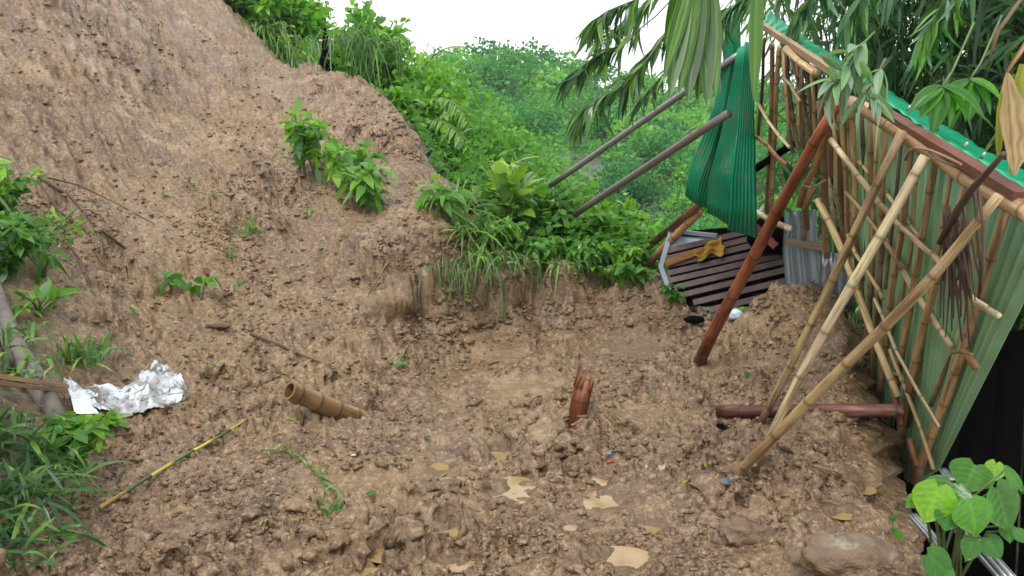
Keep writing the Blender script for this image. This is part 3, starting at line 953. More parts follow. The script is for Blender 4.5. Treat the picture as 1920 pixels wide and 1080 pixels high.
def pole_mesh(mb, p0, p1, r0, r1=None, bend=.0, node=.28, n=10, hollow=False, ph=None):
    """bamboo culm: swollen dark rings at the nodes, slight crookedness"""
    p0, p1 = np.asarray(p0, float), np.asarray(p1, float)
    r1 = r0 * .85 if r1 is None else r1
    Lg = np.linalg.norm(p1 - p0)
    s, rr, nd = [0.0], [1.0], [0.0]
    x = node * (rng.random() if ph is None else ph)
    while x < Lg - .03:
        if x > .03:
            for o_, k, a_ in ((-.02, 1.0, 0), (-.006, 1.03, .4), (0, 1.055, 1.0), (.006, 1.02, .6), (.02, .985, 0)):
                s.append((x + o_) / Lg); rr.append(k); nd.append(a_)
        x += node * (.85 + .3 * rng.random())
    s.append(1.0); rr.append(1.0); nd.append(0.0)
    s, rr, nd = np.array(s), np.array(rr), np.array(nd)
    o_ = np.argsort(s); s, rr, nd = s[o_], rr[o_], nd[o_]
    keep = np.concatenate([[True], np.diff(s) > 1e-4]); s, rr, nd = s[keep], rr[keep], nd[keep]
    ax = (p1 - p0) / Lg
    e1 = unit(np.cross(ax, [0.3, .2, 1.0])); e2 = np.cross(ax, e1)
    a1, a2 = rng.normal(size=2) * bend
    w1, w2 = rng.normal(size=2) * bend * .35
    pts = p0 + (p1 - p0) * s[:, None] + e1 * (a1 * np.sin(np.pi * s) + w1 * np.sin(3 * np.pi * s))[:, None] + e2 * (a2 * np.sin(np.pi * s) + w2 * np.sin(2 * np.pi * s))[:, None]
    rad = (r0 + (r1 - r0) * s) * rr
    mb.tube(pts, rad, n, nd, cap=not hollow)
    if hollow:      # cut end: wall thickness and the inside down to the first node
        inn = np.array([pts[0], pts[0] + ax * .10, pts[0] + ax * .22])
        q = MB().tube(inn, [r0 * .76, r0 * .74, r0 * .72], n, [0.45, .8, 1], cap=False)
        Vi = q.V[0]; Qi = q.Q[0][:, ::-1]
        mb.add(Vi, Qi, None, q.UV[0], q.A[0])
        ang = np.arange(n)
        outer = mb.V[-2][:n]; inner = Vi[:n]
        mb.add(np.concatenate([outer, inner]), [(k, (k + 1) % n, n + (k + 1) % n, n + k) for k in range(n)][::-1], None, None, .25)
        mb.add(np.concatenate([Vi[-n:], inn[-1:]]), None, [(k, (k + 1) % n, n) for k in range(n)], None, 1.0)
    return mb


def pole(name, p0, p1, r0, r1=None, color=TAN, parent=None, label=None, cat=None, group=None, **kw):
    mt = M[kw.pop('mat', 'culm')]
    mb = pole_mesh(MB(), p0, p1, r0, r1, **kw)
    c = np.array(color) * (.85 + .3 * rng.random())
    if parent is None:
        base = np.asarray(p0, float)
        me = mb.mesh(name, mt)
        o = link(name, me, None, tuple(c))
        return tag(o, label, cat, group)
    return mb.build(name, mt, parent, tuple(c))


def rpx(px, Y):
    return px / 2 / FPX * Y * .99


# ------------------------------------------------------------------ the leaning hut wall: everything in it lies on one tilted plane
_pn, _pf, _pb = P(1920, 395, 2.8), P(1600, 195, 4.35), P(1757, 885, 3.95)
W_N = np.cross(_pf - _pn, _pb - _pn); W_N /= np.linalg.norm(W_N)
if W_N @ (np.array([0, 0, CAM_Z]) - _pn) < 0: W_N = -W_N


def WP(u, v, off=0.0):
    d = ray(u, v); o = np.array([0, 0, CAM_Z])
    t = ((_pn + W_N * off - o) @ W_N) / (d @ W_N)
    return o + d * t


hut = thing('bamboo_hut', 'collapsed bamboo hut wall with pale green sheeting leaning under its green roof', 'hut', (WP(1720, 890)[0], WP(1720, 890)[1], WP(1720, 890)[2]))


def corrugated(rows, nrib, depth, prof='trap', nrm=None, sub=1):
    """sheet between two or more edges (each a list of points left to right); ribs run from the first edge to the last"""
    rows = [np.asarray(r, float) for r in rows]
    nc = nrib * (4 if prof == 'trap' else 6) + 1
    def resample(r):
        s = np.concatenate([[0], np.cumsum(np.linalg.norm(np.diff(r, axis=0), axis=1))]); s /= s[-1]
        t = np.linspace(0, 1, nc)
        return np.stack([np.interp(t, s, r[:, k]) for k in range(3)], 1)
    R = [resample(r) for r in rows]
    full = []
    for a, b in zip(R[:-1], R[1:]):
        for k in range(sub): full.append(a + (b - a) * k / sub)
    full.append(R[-1]); full = np.array(full)
    ph = np.arange(nc)
    if prof == 'trap': hgt = np.array([0, 1, 1, 0])[ph % 4] * depth
    else: hgt = np.sin(ph / 6 * 2 * np.pi) * depth * np.interp(ph, np.arange(0, nc + 6, 6), np.random.default_rng(nc).uniform(.35, 1.6, len(np.arange(0, nc + 6, 6))))
    V = full + hgt[None, :, None] * (np.asarray(nrm)[None, None] if np.ndim(nrm) == 1 else nrm)
    m = len(full)
    i, j = np.meshgrid(np.arange(m - 1), np.arange(nc - 1), indexing='ij')
    Q = np.stack([i * nc + j, i * nc + j + 1, (i + 1) * nc + j + 1, (i + 1) * nc + j], -1).reshape(-1, 4)
    return V.reshape(-1, 3), Q


def sheet(name, rows, nrib, depth, mat, parent, nrm, prof='trap', sub=2, smooth=False, thick=.004, crumple=0.0):
    V, Q = corrugated(rows, nrib, depth, prof, nrm, sub)
    if crumple:
        V = V + np.asarray(nrm) * (crumple * (pnoise(V[:, 0] * 3.1 + 5, V[:, 2] * 2.3, 101) + .6 * pnoise(V[:, 0] * 8, V[:, 2] * 4.5, 102)))[:, None]
        V[:, 0] += crumple * .5 * pnoise(V[:, 2] * 3.3, V[:, 0] * 4, 103); V[:, 2] += crumple * .35 * pnoise(V[:, 0] * 9, V[:, 2] * 2, 104)
    mb = MB().add(V, Q)
    nn = np.asarray(nrm)
    me = mesh_np(name, V, Q, None, M[mat], {'rnd': np.zeros(len(V))}, None, smooth)
    o = link(name, me, parent)
    sm = o.modifiers.new('Solidify', 'SOLIDIFY'); sm.thickness = thick; sm.offset = -1
    return o


# four overlapping wall sheets, each leaning a little more than the one before
MBdummy = None
wall_rows = [
    ([(1590, 190), (1668, 235)], [(1640, 640), (1672, 860)], -.035, 5),
    ([(1655, 228), (1748, 285)], [(1664, 850), (1702, 905)], -.050, 5),
    ([(1735, 280), (1840, 345)], [(1690, 900), (1738, 905)], -.035, 6),
    ([(1822, 335), (1990, 430)], [(1722, 905), (1762, 880)], -.050, 7),
]
for top, bot, off, nr in wall_rows:
    sheet('wall_sheet', [[WP(u, v, off) for u, v in top], [WP(u, v, off) for u, v in bot]], nr + 2, .026, 'wall', hut, W_N, 'trap', 6)

# posts: (top u,v), (bottom u,v), width px, colour, offset towards the viewer
POSTS = [
    ((1892, 380), (1715, 902), 19, BROWN, .03), ((1812, 345), (1680, 872), 15, BROWN, .03), ((1754, 298), (1683, 705), 14, TAN, .03), ((1686, 690), (1643, 850), 14, BROWN, .03),
    ((1707, 280), (1645, 756), 13, BROWN, .02), ((1660, 240), (1637, 712), 11, BROWN, .02), ((1631, 225), (1623, 664), 11, BROWN, .02), ((1600, 200), (1607, 480), 11, BROWN, .02),
    ((1580, 200), (1595, 480), 9, BROWN, .02), ((1560, 215), (1584, 470), 8, BROWN, .0), ((1547, 200), (1566, 440), 8, TAN, -.02), ((1537, 190), (1551, 482), 13, DARKB, .06), ((1527, 350), (1506, 448), 10, BROWN, .06),
    ((1520, 330), (1514, 430), 9, BROWN, .03), ((1566, 205), (1499, 385), 12, ORANGE, .10),
    ((1448, 82), (1437, 398), 9, BROWN, .02), ((1461, 88), (1446, 402), 9, TAN, .0), ((1434, 72), (1422, 255), 6, DARKB, .03),
    ((1672, 560), (1655, 700), 9, BROWN, -.01), ((1722, 290), (1668, 640), 8, TAN, .0), ((1782, 330), (1702, 800), 9, BROWN, .0), ((1845, 360), (1745, 760), 9, TAN, .0), ((1646, 232), (1632, 560), 7, TAN, .01), ((1616, 215), (1614, 600), 8, DARKB, .01), ((1590, 205), (1600, 540), 7, TAN, -.01), ((1572, 210), (1578, 470), 8, DARKB, .03), ((1690, 262), (1660, 540), 7, DARKB, .0),
]
for (a, b, w, col, off) in POSTS:
    p0, p1 = WP(*b, off), WP(*a, off)
    pole('post', p0, p1, rpx(w, p0[1]), rpx(w, p1[1]) * .95, col, hut, bend=.018)
for k in range(11):          # tight row of old split slats at the far end
    a, b = (1468 + 9 * k + random.uniform(-3, 3), 92 + 8 * k), (1490 + 7.0 * k + random.uniform(-5, 5), 285 + 5 * k + random.uniform(-25, 15))
    p0, p1 = WP(*b, -.03 - .02 * (k % 2)), WP(*a, -.03 - .02 * (k % 2))
    pole('slat', p0, p1, rpx(8, p0[1]), rpx(8, p1[1]), DARKB if k % 3 else BROWN, hut, bend=.02)
BRACES = [
    ((1558, 262), (1745, 476), 11, PALE, .07), ((1745, 474), (1873, 592), 12, PALE, .06), ((1610, 303), (1726, 446), 9, PALE, -.0), ((1533, 375), (1684, 745), 14, TAN, .09),
    ((1660, 450), (1785, 650), 12, PALE, .0), ((1668, 655), (1750, 880), 8, TAN, .05), ((1705, 822), (1719, 872), 13, ORANGE, .05), 
    ((1422, 195), (1480, 276), 6, PALE, .1), ((1418, 258), (1474, 308), 8, ORANGE, .12), ((1468, 145), (1500, 190), 6, PALE, .04), ((1690, 800), (1676, 735), 12, REDB, .09),
    ((1800, 505), (1850, 575), 9, PALE, .075), ((1585, 360), (1690, 505), 7, TAN, .05), ((1640, 560), (1760, 800), 7, PALE, .04), ((1590, 440), (1655, 560), 8, TAN, .05), ((1412, 395), (1480, 428), 12, PALE, .05), ((1808, 655), (1830, 690), 15, ORANGE, .06),
]
for (a, b, w, col, off) in BRACES:
    p0, p1 = WP(*a, off), WP(*b, off)
    pole('brace', p0, p1, rpx(w, p0[1]), rpx(w, p1[1]), col, hut, bend=.015, mat='culm_clean')
# purlin and boards along the eave
for a, b, w0, w1, col in (((1594, 192), (1752, 287), 25, 31, BROWN), ((1748, 284), (1936, 402), 31, 40, BROWN), ((1474, 92), (1530, 136), 14, 16, TAN)):
    p0, p1 = WP(*a, .06), WP(*b, .06)
    pole('purlin', p0, p1, rpx(w0, p0[1]), rpx(w1, p1[1]), np.array(col) * 1.25, hut, bend=.012, node=.4, mat='culm_clean')


def board(name, p0, p1, half_w, half_t, side, mat, parent, color=None, seg=1):
    p0, p1 = np.asarray(p0, float), np.asarray(p1, float)
    ax = unit(p1 - p0); sd = unit(side - ax * (side @ ax)); nn = np.cross(ax, sd)
    mb = MB().box((p0 + p1) / 2, (p1 - p0) / 2, sd * half_w, nn * half_t)
    o = mb.build(name, M[mat], parent, color, False)
    bv = o.modifiers.new('Bevel', 'BEVEL'); bv.width = min(half_w, half_t) * .35; bv.segments = 2
    return o


upw = np.array([0, 0, 1.0])
board('fascia_board', WP(1640, 200, .05), WP(1915, 368, .05), .016, .03, upw, 'wood', hut, (.19, .07, .04))
board('fascia_board', WP(1430, 48, .03), WP(1568, 139, .03), .018, .02, upw, 'wood', hut, (.42, .27, .15))
# roof: seen almost edge-on, runs back over the hut
rf_front = [P(1430, 44, 6.25), P(1515, 104, 5.1), P(1660, 188, 3.95), P(1800, 277, 3.2), P(1975, 392, 2.6)]
rf_back = [P(1442, 18, 8.0), P(1532, 86, 7.2), P(1676, 172, 6.2), P(1846, 283, 5.3), P(2050, 398, 4.4)]
rf_n = unit(np.cross(rf_front[-1] - rf_front[0], rf_back[2] - rf_front[2])); rf_n = rf_n if rf_n[2] > 0 else -rf_n
roof = sheet('roof_sheet', [rf_front, rf_back], 30, .004, 'roof', hut, rf_n, 'sine', 10, True, crumple=.02)
for u, v, Y in ((1756, 245, 3.55), (1806, 278, 3.28), (1838, 298, 3.12), (1700, 208, 3.85)):
    b = P(u, v, Y) + rf_n * .02
    MB().tube([b - rf_n * .02, b + rf_n * .010], [.007, .006], 8).build('roof_screw', M['steel'], hut)
# black boards added below the roof to stand in for shade under the hut
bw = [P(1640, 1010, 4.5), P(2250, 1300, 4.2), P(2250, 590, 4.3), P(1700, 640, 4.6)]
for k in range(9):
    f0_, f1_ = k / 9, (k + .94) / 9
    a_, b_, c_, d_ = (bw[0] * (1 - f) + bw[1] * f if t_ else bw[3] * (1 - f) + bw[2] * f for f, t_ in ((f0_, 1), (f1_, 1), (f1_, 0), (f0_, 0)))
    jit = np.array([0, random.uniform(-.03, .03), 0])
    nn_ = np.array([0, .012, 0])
    MB().add([a_ + jit, b_ + jit, c_ + jit, d_ + jit, a_ + jit + nn_, b_ + jit + nn_, c_ + jit + nn_, d_ + jit + nn_], [(0, 1, 2, 3), (7, 6, 5, 4), (0, 4, 5, 1), (1, 5, 6, 2), (2, 6, 7, 3), (3, 7, 4, 0)]).build('shade_board', M['dark'], hut, None, False)
# lashings
for pts, r in (([(1698, 300), (1704, 284), (1716, 277), (1745, 282), (1775, 295), (1802, 309)], .006), ([(1785, 662), (1800, 660), (1822, 664)], .006), ([(1504, 348), (1520, 352), (1536, 345), (1548, 338)], .006), ([(1676, 700), (1690, 705), (1694, 716)], .008), ([(1742, 285), (1760, 300), (1790, 312)], .005)):
    MB().tube([WP(u, v, .12) for u, v in pts], r, 6).build('lashing', M['culm_clean'], hut, (.24, .14, .07))

# ------------------------------------------------------------------ props leaning on the hut and the poles around it
def gpt(u, v, sink=.06):
    g = G(u, v)
    return g - np.array([0, 0, sink])


def ground_under(q):
    return np.array([q[0], q[1], gz(q[0], q[1])])


pole('bamboo_pole', gpt(1424, 782), WP(1692, 247, .12), rpx(15, 4.4), rpx(16, 3.7), (.34, .23, .12), label='tan bamboo prop from mud to eave, farthest of three leaning side by side', cat='bamboo pole', group='bamboo props leaning on the hut wall', bend=.02)
pole('bamboo_pole', gpt(1415, 866), WP(1735, 292, .12), rpx(17, 3.9), rpx(18, 3.5), (.47, .36, .22), label='palest bamboo prop, middle of three leaning up to the eave', cat='bamboo pole', group='bamboo props leaning on the hut wall', bend=.02)
pole('bamboo_pole', gpt(1362, 886), WP(1873, 366, .16), rpx(20, 3.75), rpx(17, 3.0), (.38, .25, .12), label='golden tan bamboo prop crossing in front, reaching the low end of the eave', cat='bamboo pole', group='bamboo props leaning on the hut wall', bend=.02)
p_top = WP(1572, 192, .16)
pole('bamboo_pole', gpt(1308, 676), p_top, rpx(25, 5.7), rpx(21, p_top[1]), (.24, .062, .022), label='thick wet red brown bamboo pole stuck slanting in the mud', cat='bamboo pole', bend=.012, node=.5)
lg0, lg1 = G(1345, 800), WP(1696, 776, .10)
pole('bamboo_log', lg0 + [0, 0, .09], lg1 + np.array([0, 0, .02]), rpx(29, 4.3), rpx(26, 3.9), (.12, .03, .018), label='dark red bamboo log lying flat across the mud towards the wall', cat='bamboo log', mat='culm_clean', bend=.006, node=.45)
# steel pipes slanting up across the valley view
def pipe(p0, p1, r, label, mat='pipe', cat='pipe', group=None):
    mb = MB()
    p0, p1 = np.asarray(p0), np.asarray(p1)
    mb.tube([p0 + (p1 - p0) * s for s in np.linspace(0, 1, 8)], r, 12)
    o = link('steel_pipe', mb.mesh('steel_pipe', M[mat]))
    return tag(o, label, cat, group)


pipe(P(1032, 348, 8.0), P(1393, 97, 6.4), rpx(12, 7), 'grey steel pipe, upper of two slanting past the green sheet', 'steel')
bpy.data.objects['steel_pipe'].data.materials[0] = M['pipe_grey'] if 'pipe_grey' in M else make_painted('grey steel', (.27, .25, .26), .5, .4, .5, (.12, .08, .07), None, 8)
pipe(P(1078, 402, 7.8), P(1366, 212, 6.1), rpx(14, 7), 'rusty brown steel pipe, lower of two slanting past the green sheet')
pipe(P(1416, 317, 6.5), P(1487, 270, 6.2), rpx(14, 6.4), 'short black pipe end sticking out beside the twin posts', 'dark')
# broken timbers left of the wreck
pole('broken_timber', P(1216, 462, 8.0), P(1322, 376, 6.9), rpx(15, 7.5), rpx(16, 7), (.16, .055, .035), label='dark red timber slanting up behind the window, upper of two', cat='timber', node=2, bend=.004)
pole('broken_timber', P(1218, 492, 7.8), P(1312, 398, 7.1), rpx(16, 7.5), rpx(15, 7), (.36, .18, .08), label='orange brown bamboo stub slanting up just left of the window', cat='timber', bend=.004)
board('red_board', P(1415, 425, 6.6), P(1455, 462, 6.5), .03, .012, upw, 'redpaint', None)
tag(bpy.data.objects['red_board'], 'short red painted board jutting below the green sheet', 'board')

# hanging green sheets
gs = thing('green_sheet', 'torn deep green corrugated sheet hanging crumpled, the broad front piece', 'metal sheet', P(1380, 300, 6.3), 'crumpled green sheets')
rowB = [[P(1396, 80, 6.1), P(1413, 84, 6.2)], [P(1386, 190, 6.12), P(1415, 190, 6.22)], [P(1376, 290, 6.12), P(1416, 262, 6.3)], [P(1364, 430, 6.25), P(1418, 446, 6.4)]]
sheet('sheet_panel', rowB, 7, .014, 'hang', gs, unit(np.array([-.15, -1, .05])), 'trap', 3, False, crumple=.03)
rowC = [[P(1384, 92, 6.26), P(1399, 86, 6.16)], [P(1364, 196, 6.34), P(1391, 192, 6.18)], [P(1345, 275, 6.42), P(1380, 282, 6.18)], [P(1333, 335, 6.5), P(1374, 340, 6.22)], [P(1324, 398, 6.6), P(1370, 424, 6.32)]]
sheet('sheet_panel', rowC, 8, .016, 'hang', gs, unit(np.array([-.45, -1, .05])), 'trap', 3, False, crumple=.03)
gs2 = thing('green_sheet', 'narrow deep green corrugated strip with fanned lower end behind the broad piece', 'metal sheet', P(1330, 300, 6.6), 'crumpled green sheets')
rowA = [[P(1362, 26, 6.55), P(1377, 22, 6.5), P(1390, 30, 6.6)], [P(1357, 110, 6.6), P(1372, 108, 6.5), P(1388, 112, 6.6)], [P(1336, 200, 6.6), P(1356, 205, 6.5), P(1376, 200, 6.6)], [P(1302, 290, 6.7), P(1328, 295, 6.6), P(1356, 285, 6.7)], [P(1285, 366, 6.8), P(1305, 382, 6.7), P(1330, 394, 6.75)]]
sheet('sheet_panel', rowA, 10, .012, 'hang', gs2, unit(np.array([-.25, -1, .05])), 'trap', 4, False, crumple=.03)

# fallen slatted window, face up against the mud
WB = [P(1250, 432, 7.6), P(1500, 418, 7.0), P(1480, 560, 6.7), P(1262, 572, 7.1)]   # corners


def sh(s, t, off=0.0):
    a = WB[0] * (1 - s) * (1 - t) + WB[1] * s * (1 - t) + WB[2] * s * t + WB[3] * (1 - s) * t
    return a + sh_n * off


sh_n = unit(np.cross(WB[1] - WB[0], WB[3] - WB[0])); sh_n = sh_n if sh_n[1] < 0 else -sh_n
win = thing('slatted_window', 'fallen dark brown slatted window lying tilted in the debris', 'window', WB[3])
# plane coordinates from picture points so the slats keep their slant
def SP(u, v, off=0.0):
    d = ray(u, v); o = np.array([0, 0, CAM_Z])
    t = ((WB[0] + sh_n * off - o) @ sh_n) / (d @ sh_n)
    return o + d * t


for k in range(10):
    u0 = [1246, 1247, 1249, 1252, 1256, 1264, 1278, 1300, 1330, 1360][k]
    v0 = 472 + 13.5 * k + (0 if k < 6 else (k - 5) * .5)
    u1 = [1420, 1440, 1452, 1478, 1484, 1484, 1482, 1480, 1478, 1472][k]
    v1 = v0 - (u1 - u0) * (.235 + random.uniform(-.012, .012))
    board('slat', SP(u0, v0, .02 + random.uniform(0, .012)), SP(u1, v1, .02 + random.uniform(0, .012)), .026, .008, SP(1300, 440) - SP(1300, 500) + sh_n * .06, 'brownpaint', win)
# black sheet painting in the shade behind the slats
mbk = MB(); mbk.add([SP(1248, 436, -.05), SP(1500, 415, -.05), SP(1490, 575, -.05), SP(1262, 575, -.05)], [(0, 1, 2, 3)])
mbk.build('shade_backing', M['dark'], win)
board('window_frame', SP(1259, 430, .035), SP(1238, 502, .035), .022, .02, upw * .1 + np.array([1.0, 0, 0]), 'bluepaint', win)
board('window_frame', SP(1238, 500, .035), SP(1258, 556, .035), .022, .02, np.array([1.0, 0, 0]), 'bluepaint', win)
board('window_frame', SP(1258, 433, .03), SP(1345, 442, .03), .018, .02, upw, 'bluepaint', win)
mbk = MB(); mbk.add([SP(1256, 442, .004), SP(1330, 446, .004), SP(1318, 455, .004), SP(1250, 471, .004)], [(0, 1, 2, 3)])
mbk.build('pane', M['glass'], win)
board('board', SP(1248, 494, .07), SP(1318, 468, .08), .028, .012, upw, 'wood', None, (.46, .20, .05))
tag(bpy.data.objects['board'], 'short orange board resting on the fallen window', 'board')
# mustard cloth draped over the slats
gu, gv = np.meshgrid(np.linspace(0, 1, 16), np.linspace(0, 1, 10), indexing='ij')
V = np.array([SP(1302 + 50 * a + (6 if b > .5 else 0), 478 - 20 * a + 24 * (b - .5) * (1 - .35 * math.sin(a * 5)) + 4 * math.sin(a * 9), .085 + .018 * math.sin(a * 11 + b * 5) + .012 * math.sin(b * 13)) for a, b in zip(gu.ravel(), gv.ravel())])
i, j = np.meshgrid(np.arange(15), np.arange(9), indexing='ij')
Q = np.stack([i * 10 + j, i * 10 + j + 1, (i + 1) * 10 + j + 1, (i + 1) * 10 + j], -1).reshape(-1, 4)
co = link('cloth', mesh_np('cloth', V, Q, None, M['cloth']))
sm = co.modifiers.new('Solidify', 'SOLIDIFY'); sm.thickness = .01
tag(co, 'bunched mustard yellow cloth on the fallen window', 'cloth')
# zinc sheets and dark rubbish behind the mound
zs = sheet('zinc_sheet', [[P(1472, 400, 6.6), P(1530, 392, 6.4)], [P(1468, 470, 6.6), P(1535, 470, 6.3)], [P(1476, 560, 6.5), P(1545, 560, 6.2)]], 3, .02, 'grey', None, unit(np.array([-.3, -1, .1])), 'sine', 3, True)
tag(zs, 'dull grey zinc sheet standing behind the mud mound', 'metal sheet', 'zinc sheets behind the mound')
zs = sheet('zinc_sheet', [[P(1540, 470, 6.2), P(1600, 480, 6.0)], [P(1535, 580, 6.2), P(1600, 580, 6.0)]], 4, .02, 'steel', None, unit(np.array([-.3, -1, .1])), 'sine', 4, True)
tag(zs, 'shiny zinc sheet below the bamboo wall, beside the mound top', 'metal sheet', 'zinc sheets behind the mound')
board('timber', P(1474, 453, 6.35), P(1545, 462, 6.2), .03, .02, upw, 'wood', None, (.36, .26, .17))
tag(bpy.data.objects['timber'], 'pale timber across the grey zinc sheet', 'timber')


def lump(name, c, ax, ay, az, mat, label, cat, seed=0, group=None, amp=.18, color=None, sub=3, freq=2.0, rotz=0.0, parent=None):
    import bmesh
    bm = bmesh.new()
    bmesh.ops.create_icosphere(bm, subdivisions=sub, radius=1)
    V = np.array([v.co for v in bm.verts]); F = np.array([[v.index for v in f.verts] for f in bm.faces]); bm.free()
    d = 1 + amp * (pnoise(V[:, 0] * freq + V[:, 2] * 1.3, V[:, 1] * freq - V[:, 2] * 1.1, 40 + seed) + .5 * pnoise(V[:, 0] * freq * 2.3 - V[:, 2] * 2, V[:, 1] * freq * 2.3 + V[:, 2] * 2.2, 50 + seed))
    V = V * d[:, None] * np.array([ax, ay, az])
    cr, sr = math.cos(rotz), math.sin(rotz)
    V = np.stack([V[:, 0] * cr - V[:, 1] * sr, V[:, 0] * sr + V[:, 1] * cr, V[:, 2]], 1) + np.asarray(c)
    o = link(name, mesh_np(name, V, None, F, M[mat], {'rnd': np.zeros(len(V))}), parent, color)
    return tag(o, label, cat, group) if parent is None else o


lump('plastic_sack', P(1450, 440, 6.9), .22, .15, .17, 'dark', 'black plastic sack crushed between the window and zinc sheet', 'sack', 1)
g = G(1302, 606)
lump('black_shoe', g + [0, 0, .02], .09, .05, .035, 'dark', 'black rag lump half buried with a stick upright in it', 'rag', 2)
pole('stick', G(1311, 606) - [0, 0, .05], G(1311, 606) + [-.005, 0, .14], .009, .007, (.18, .06, .03), label='short upright brown stick beside the black rag', cat='stick')
g = G(1377, 603)
lump('plastic_bottle', g + [0, 0, .03], .065, .05, .045, 'plastic', 'crushed pale blue plastic scrap behind the red pole foot', 'plastic scrap', 3, amp=.35)

# ------------------------------------------------------------------ things on the mud
# hollow cut bamboo, lying with its mouth up
p_foot = G(648, 779) + [0, 0, .012]
p_mouth = P(542, 732, p_foot[1] - .26)
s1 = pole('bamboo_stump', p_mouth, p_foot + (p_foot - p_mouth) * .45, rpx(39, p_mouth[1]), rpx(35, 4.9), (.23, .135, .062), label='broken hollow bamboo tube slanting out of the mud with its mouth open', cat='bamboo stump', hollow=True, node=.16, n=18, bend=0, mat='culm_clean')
# splintered red stump
f0 = G(1076, 786)
f1 = P(1097, 712, f0[1] + .02)
s2 = thing('bamboo_stump', 'upright red brown bamboo stump with splintered top', 'bamboo stump', f0)
mb = pole_mesh(MB(), f0 - [0, 0, .08], f1, rpx(35, f0[1]), rpx(37, f0[1]), node=.34, n=14, ph=.55)
mb.build('stump_body', M['culm_clean'], s2, (.27, .085, .025))
ax = unit(f1 - f0)
for k, (a, hh, w) in enumerate(((.0, .13, .028), (.55, .085, .026), (5.75, .10, .028), (5.1, .045, .026), (1.4, .035, .024), (2.6, .02, .024), (3.9, .028, .026))):
    e1 = unit(np.cross(ax, [0, 1, 0])); e2 = np.cross(e1, ax)
    rd = e1 * math.cos(a) + e2 * math.sin(a)
    b = f1 + rd * rpx(33, f0[1])
    tip = b + ax * hh + rd * random.uniform(-.012, .012) + e1 * random.uniform(-.012, .012)
    MB().tube([b - ax * .05, b + ax * .2 * hh, (b + tip) / 2 + rd * .003, tip], [w, w * .95, w * .6, .003], 6, [.1, .2, .4, .7], flat=.35).build('splinter', M['culm_clean'], s2, (.20 + .05 * (k % 2), .07, .03))

# crumpled foil
f_c = [G(u, v) for u, v in ((120, 715), (300, 682), (356, 745), (330, 765), (240, 782), (148, 770))]
NU, NV = 60, 34
gu, gv = np.meshgrid(np.linspace(0, 1, NU), np.linspace(0, 1, NV), indexing='ij')
top_e = [(128, 712), (150, 735), (180, 728), (230, 735), (262, 712), (293, 684), (318, 692), (346, 724)]
bot_e = [(150, 772), (168, 768), (190, 776), (225, 784), (258, 784), (300, 774), (330, 764), (356, 748)]
def edge_at(e, s):
    s = s * (len(e) - 1); k = np.minimum(s.astype(int), len(e) - 2); f = s - k
    e = np.array(e, float)
    return e[k] * (1 - f)[:, None] + e[k + 1] * f[:, None]
ee = edge_at(top_e, gu.ravel()) * (1 - gv.ravel())[:, None] + edge_at(bot_e, gu.ravel()) * gv.ravel()[:, None]
cu, cv = np.linspace(0, 1, 15), np.linspace(0, 1, 7)
cg = np.zeros((15, 7, 3))
for i_, a_ in enumerate(cu):
    for j_, b_ in enumerate(cv):
        q_ = edge_at(top_e, np.array([a_])) * (1 - b_) + edge_at(bot_e, np.array([a_])) * b_
        cg[i_, j_] = G(q_[0, 0], q_[0, 1])
fi, fj = gu.ravel() * 14, gv.ravel() * 6
ii, jj = np.minimum(fi.astype(int), 13), np.minimum(fj.astype(int), 5)
fi, fj = (fi - ii)[:, None], (fj - jj)[:, None]
V = (cg[ii, jj] * (1 - fi) + cg[ii + 1, jj] * fi) * (1 - fj) + (cg[ii, jj + 1] * (1 - fi) + cg[ii + 1, jj + 1] * fi) * fj
zg = ground_z(V[:, 0], V[:, 1])[0]
cr = .020 * np.abs(pnoise(gu.ravel() * 7, gv.ravel() * 5, 61)) + .014 * np.abs(pnoise(gu.ravel() * 15 + gv.ravel() * 4, gv.ravel() * 11, 62)) + .007 * pnoise(gu.ravel() * 34, gv.ravel() * 22, 63)
V[:, 2] = np.maximum(V[:, 2], zg) + cr + .010
i, j = np.meshgrid(np.arange(NU - 1), np.arange(NV - 1), indexing='ij')
Q = np.stack([i * NV + j, i * NV + j + 1, (i + 1) * NV + j + 1, (i + 1) * NV + j], -1).reshape(-1, 4)
fo = link('foil_sheet', mesh_np('foil_sheet', V, Q, None, M['foil'], None, None, False))
tag(fo, 'crumpled silver foil sheet smeared with mud', 'foil')
# corner flap pointing up at the left end
q_ = G(150, 748)
fl = [P(119, 708, q_[1] - .02), P(140, 775, q_[1] - .12), P(166, 742, q_[1]), P(186, 776, q_[1] - .10)]
mbf = MB(); mbf.add([fl[0], (fl[0] + fl[1]) / 2 + [.02, -.02, 0], fl[1], (fl[0] + fl[2]) / 2 + [0, .02, .01], (fl[1] + fl[2]) / 2 + [0, -.03, .01], fl[2], fl[3]], None, [(0, 1, 3), (1, 4, 3), (1, 2, 4), (3, 4, 5), (4, 2, 6), (4, 6, 5)])
mbf.build('flap', M['foil'], fo, None, False)

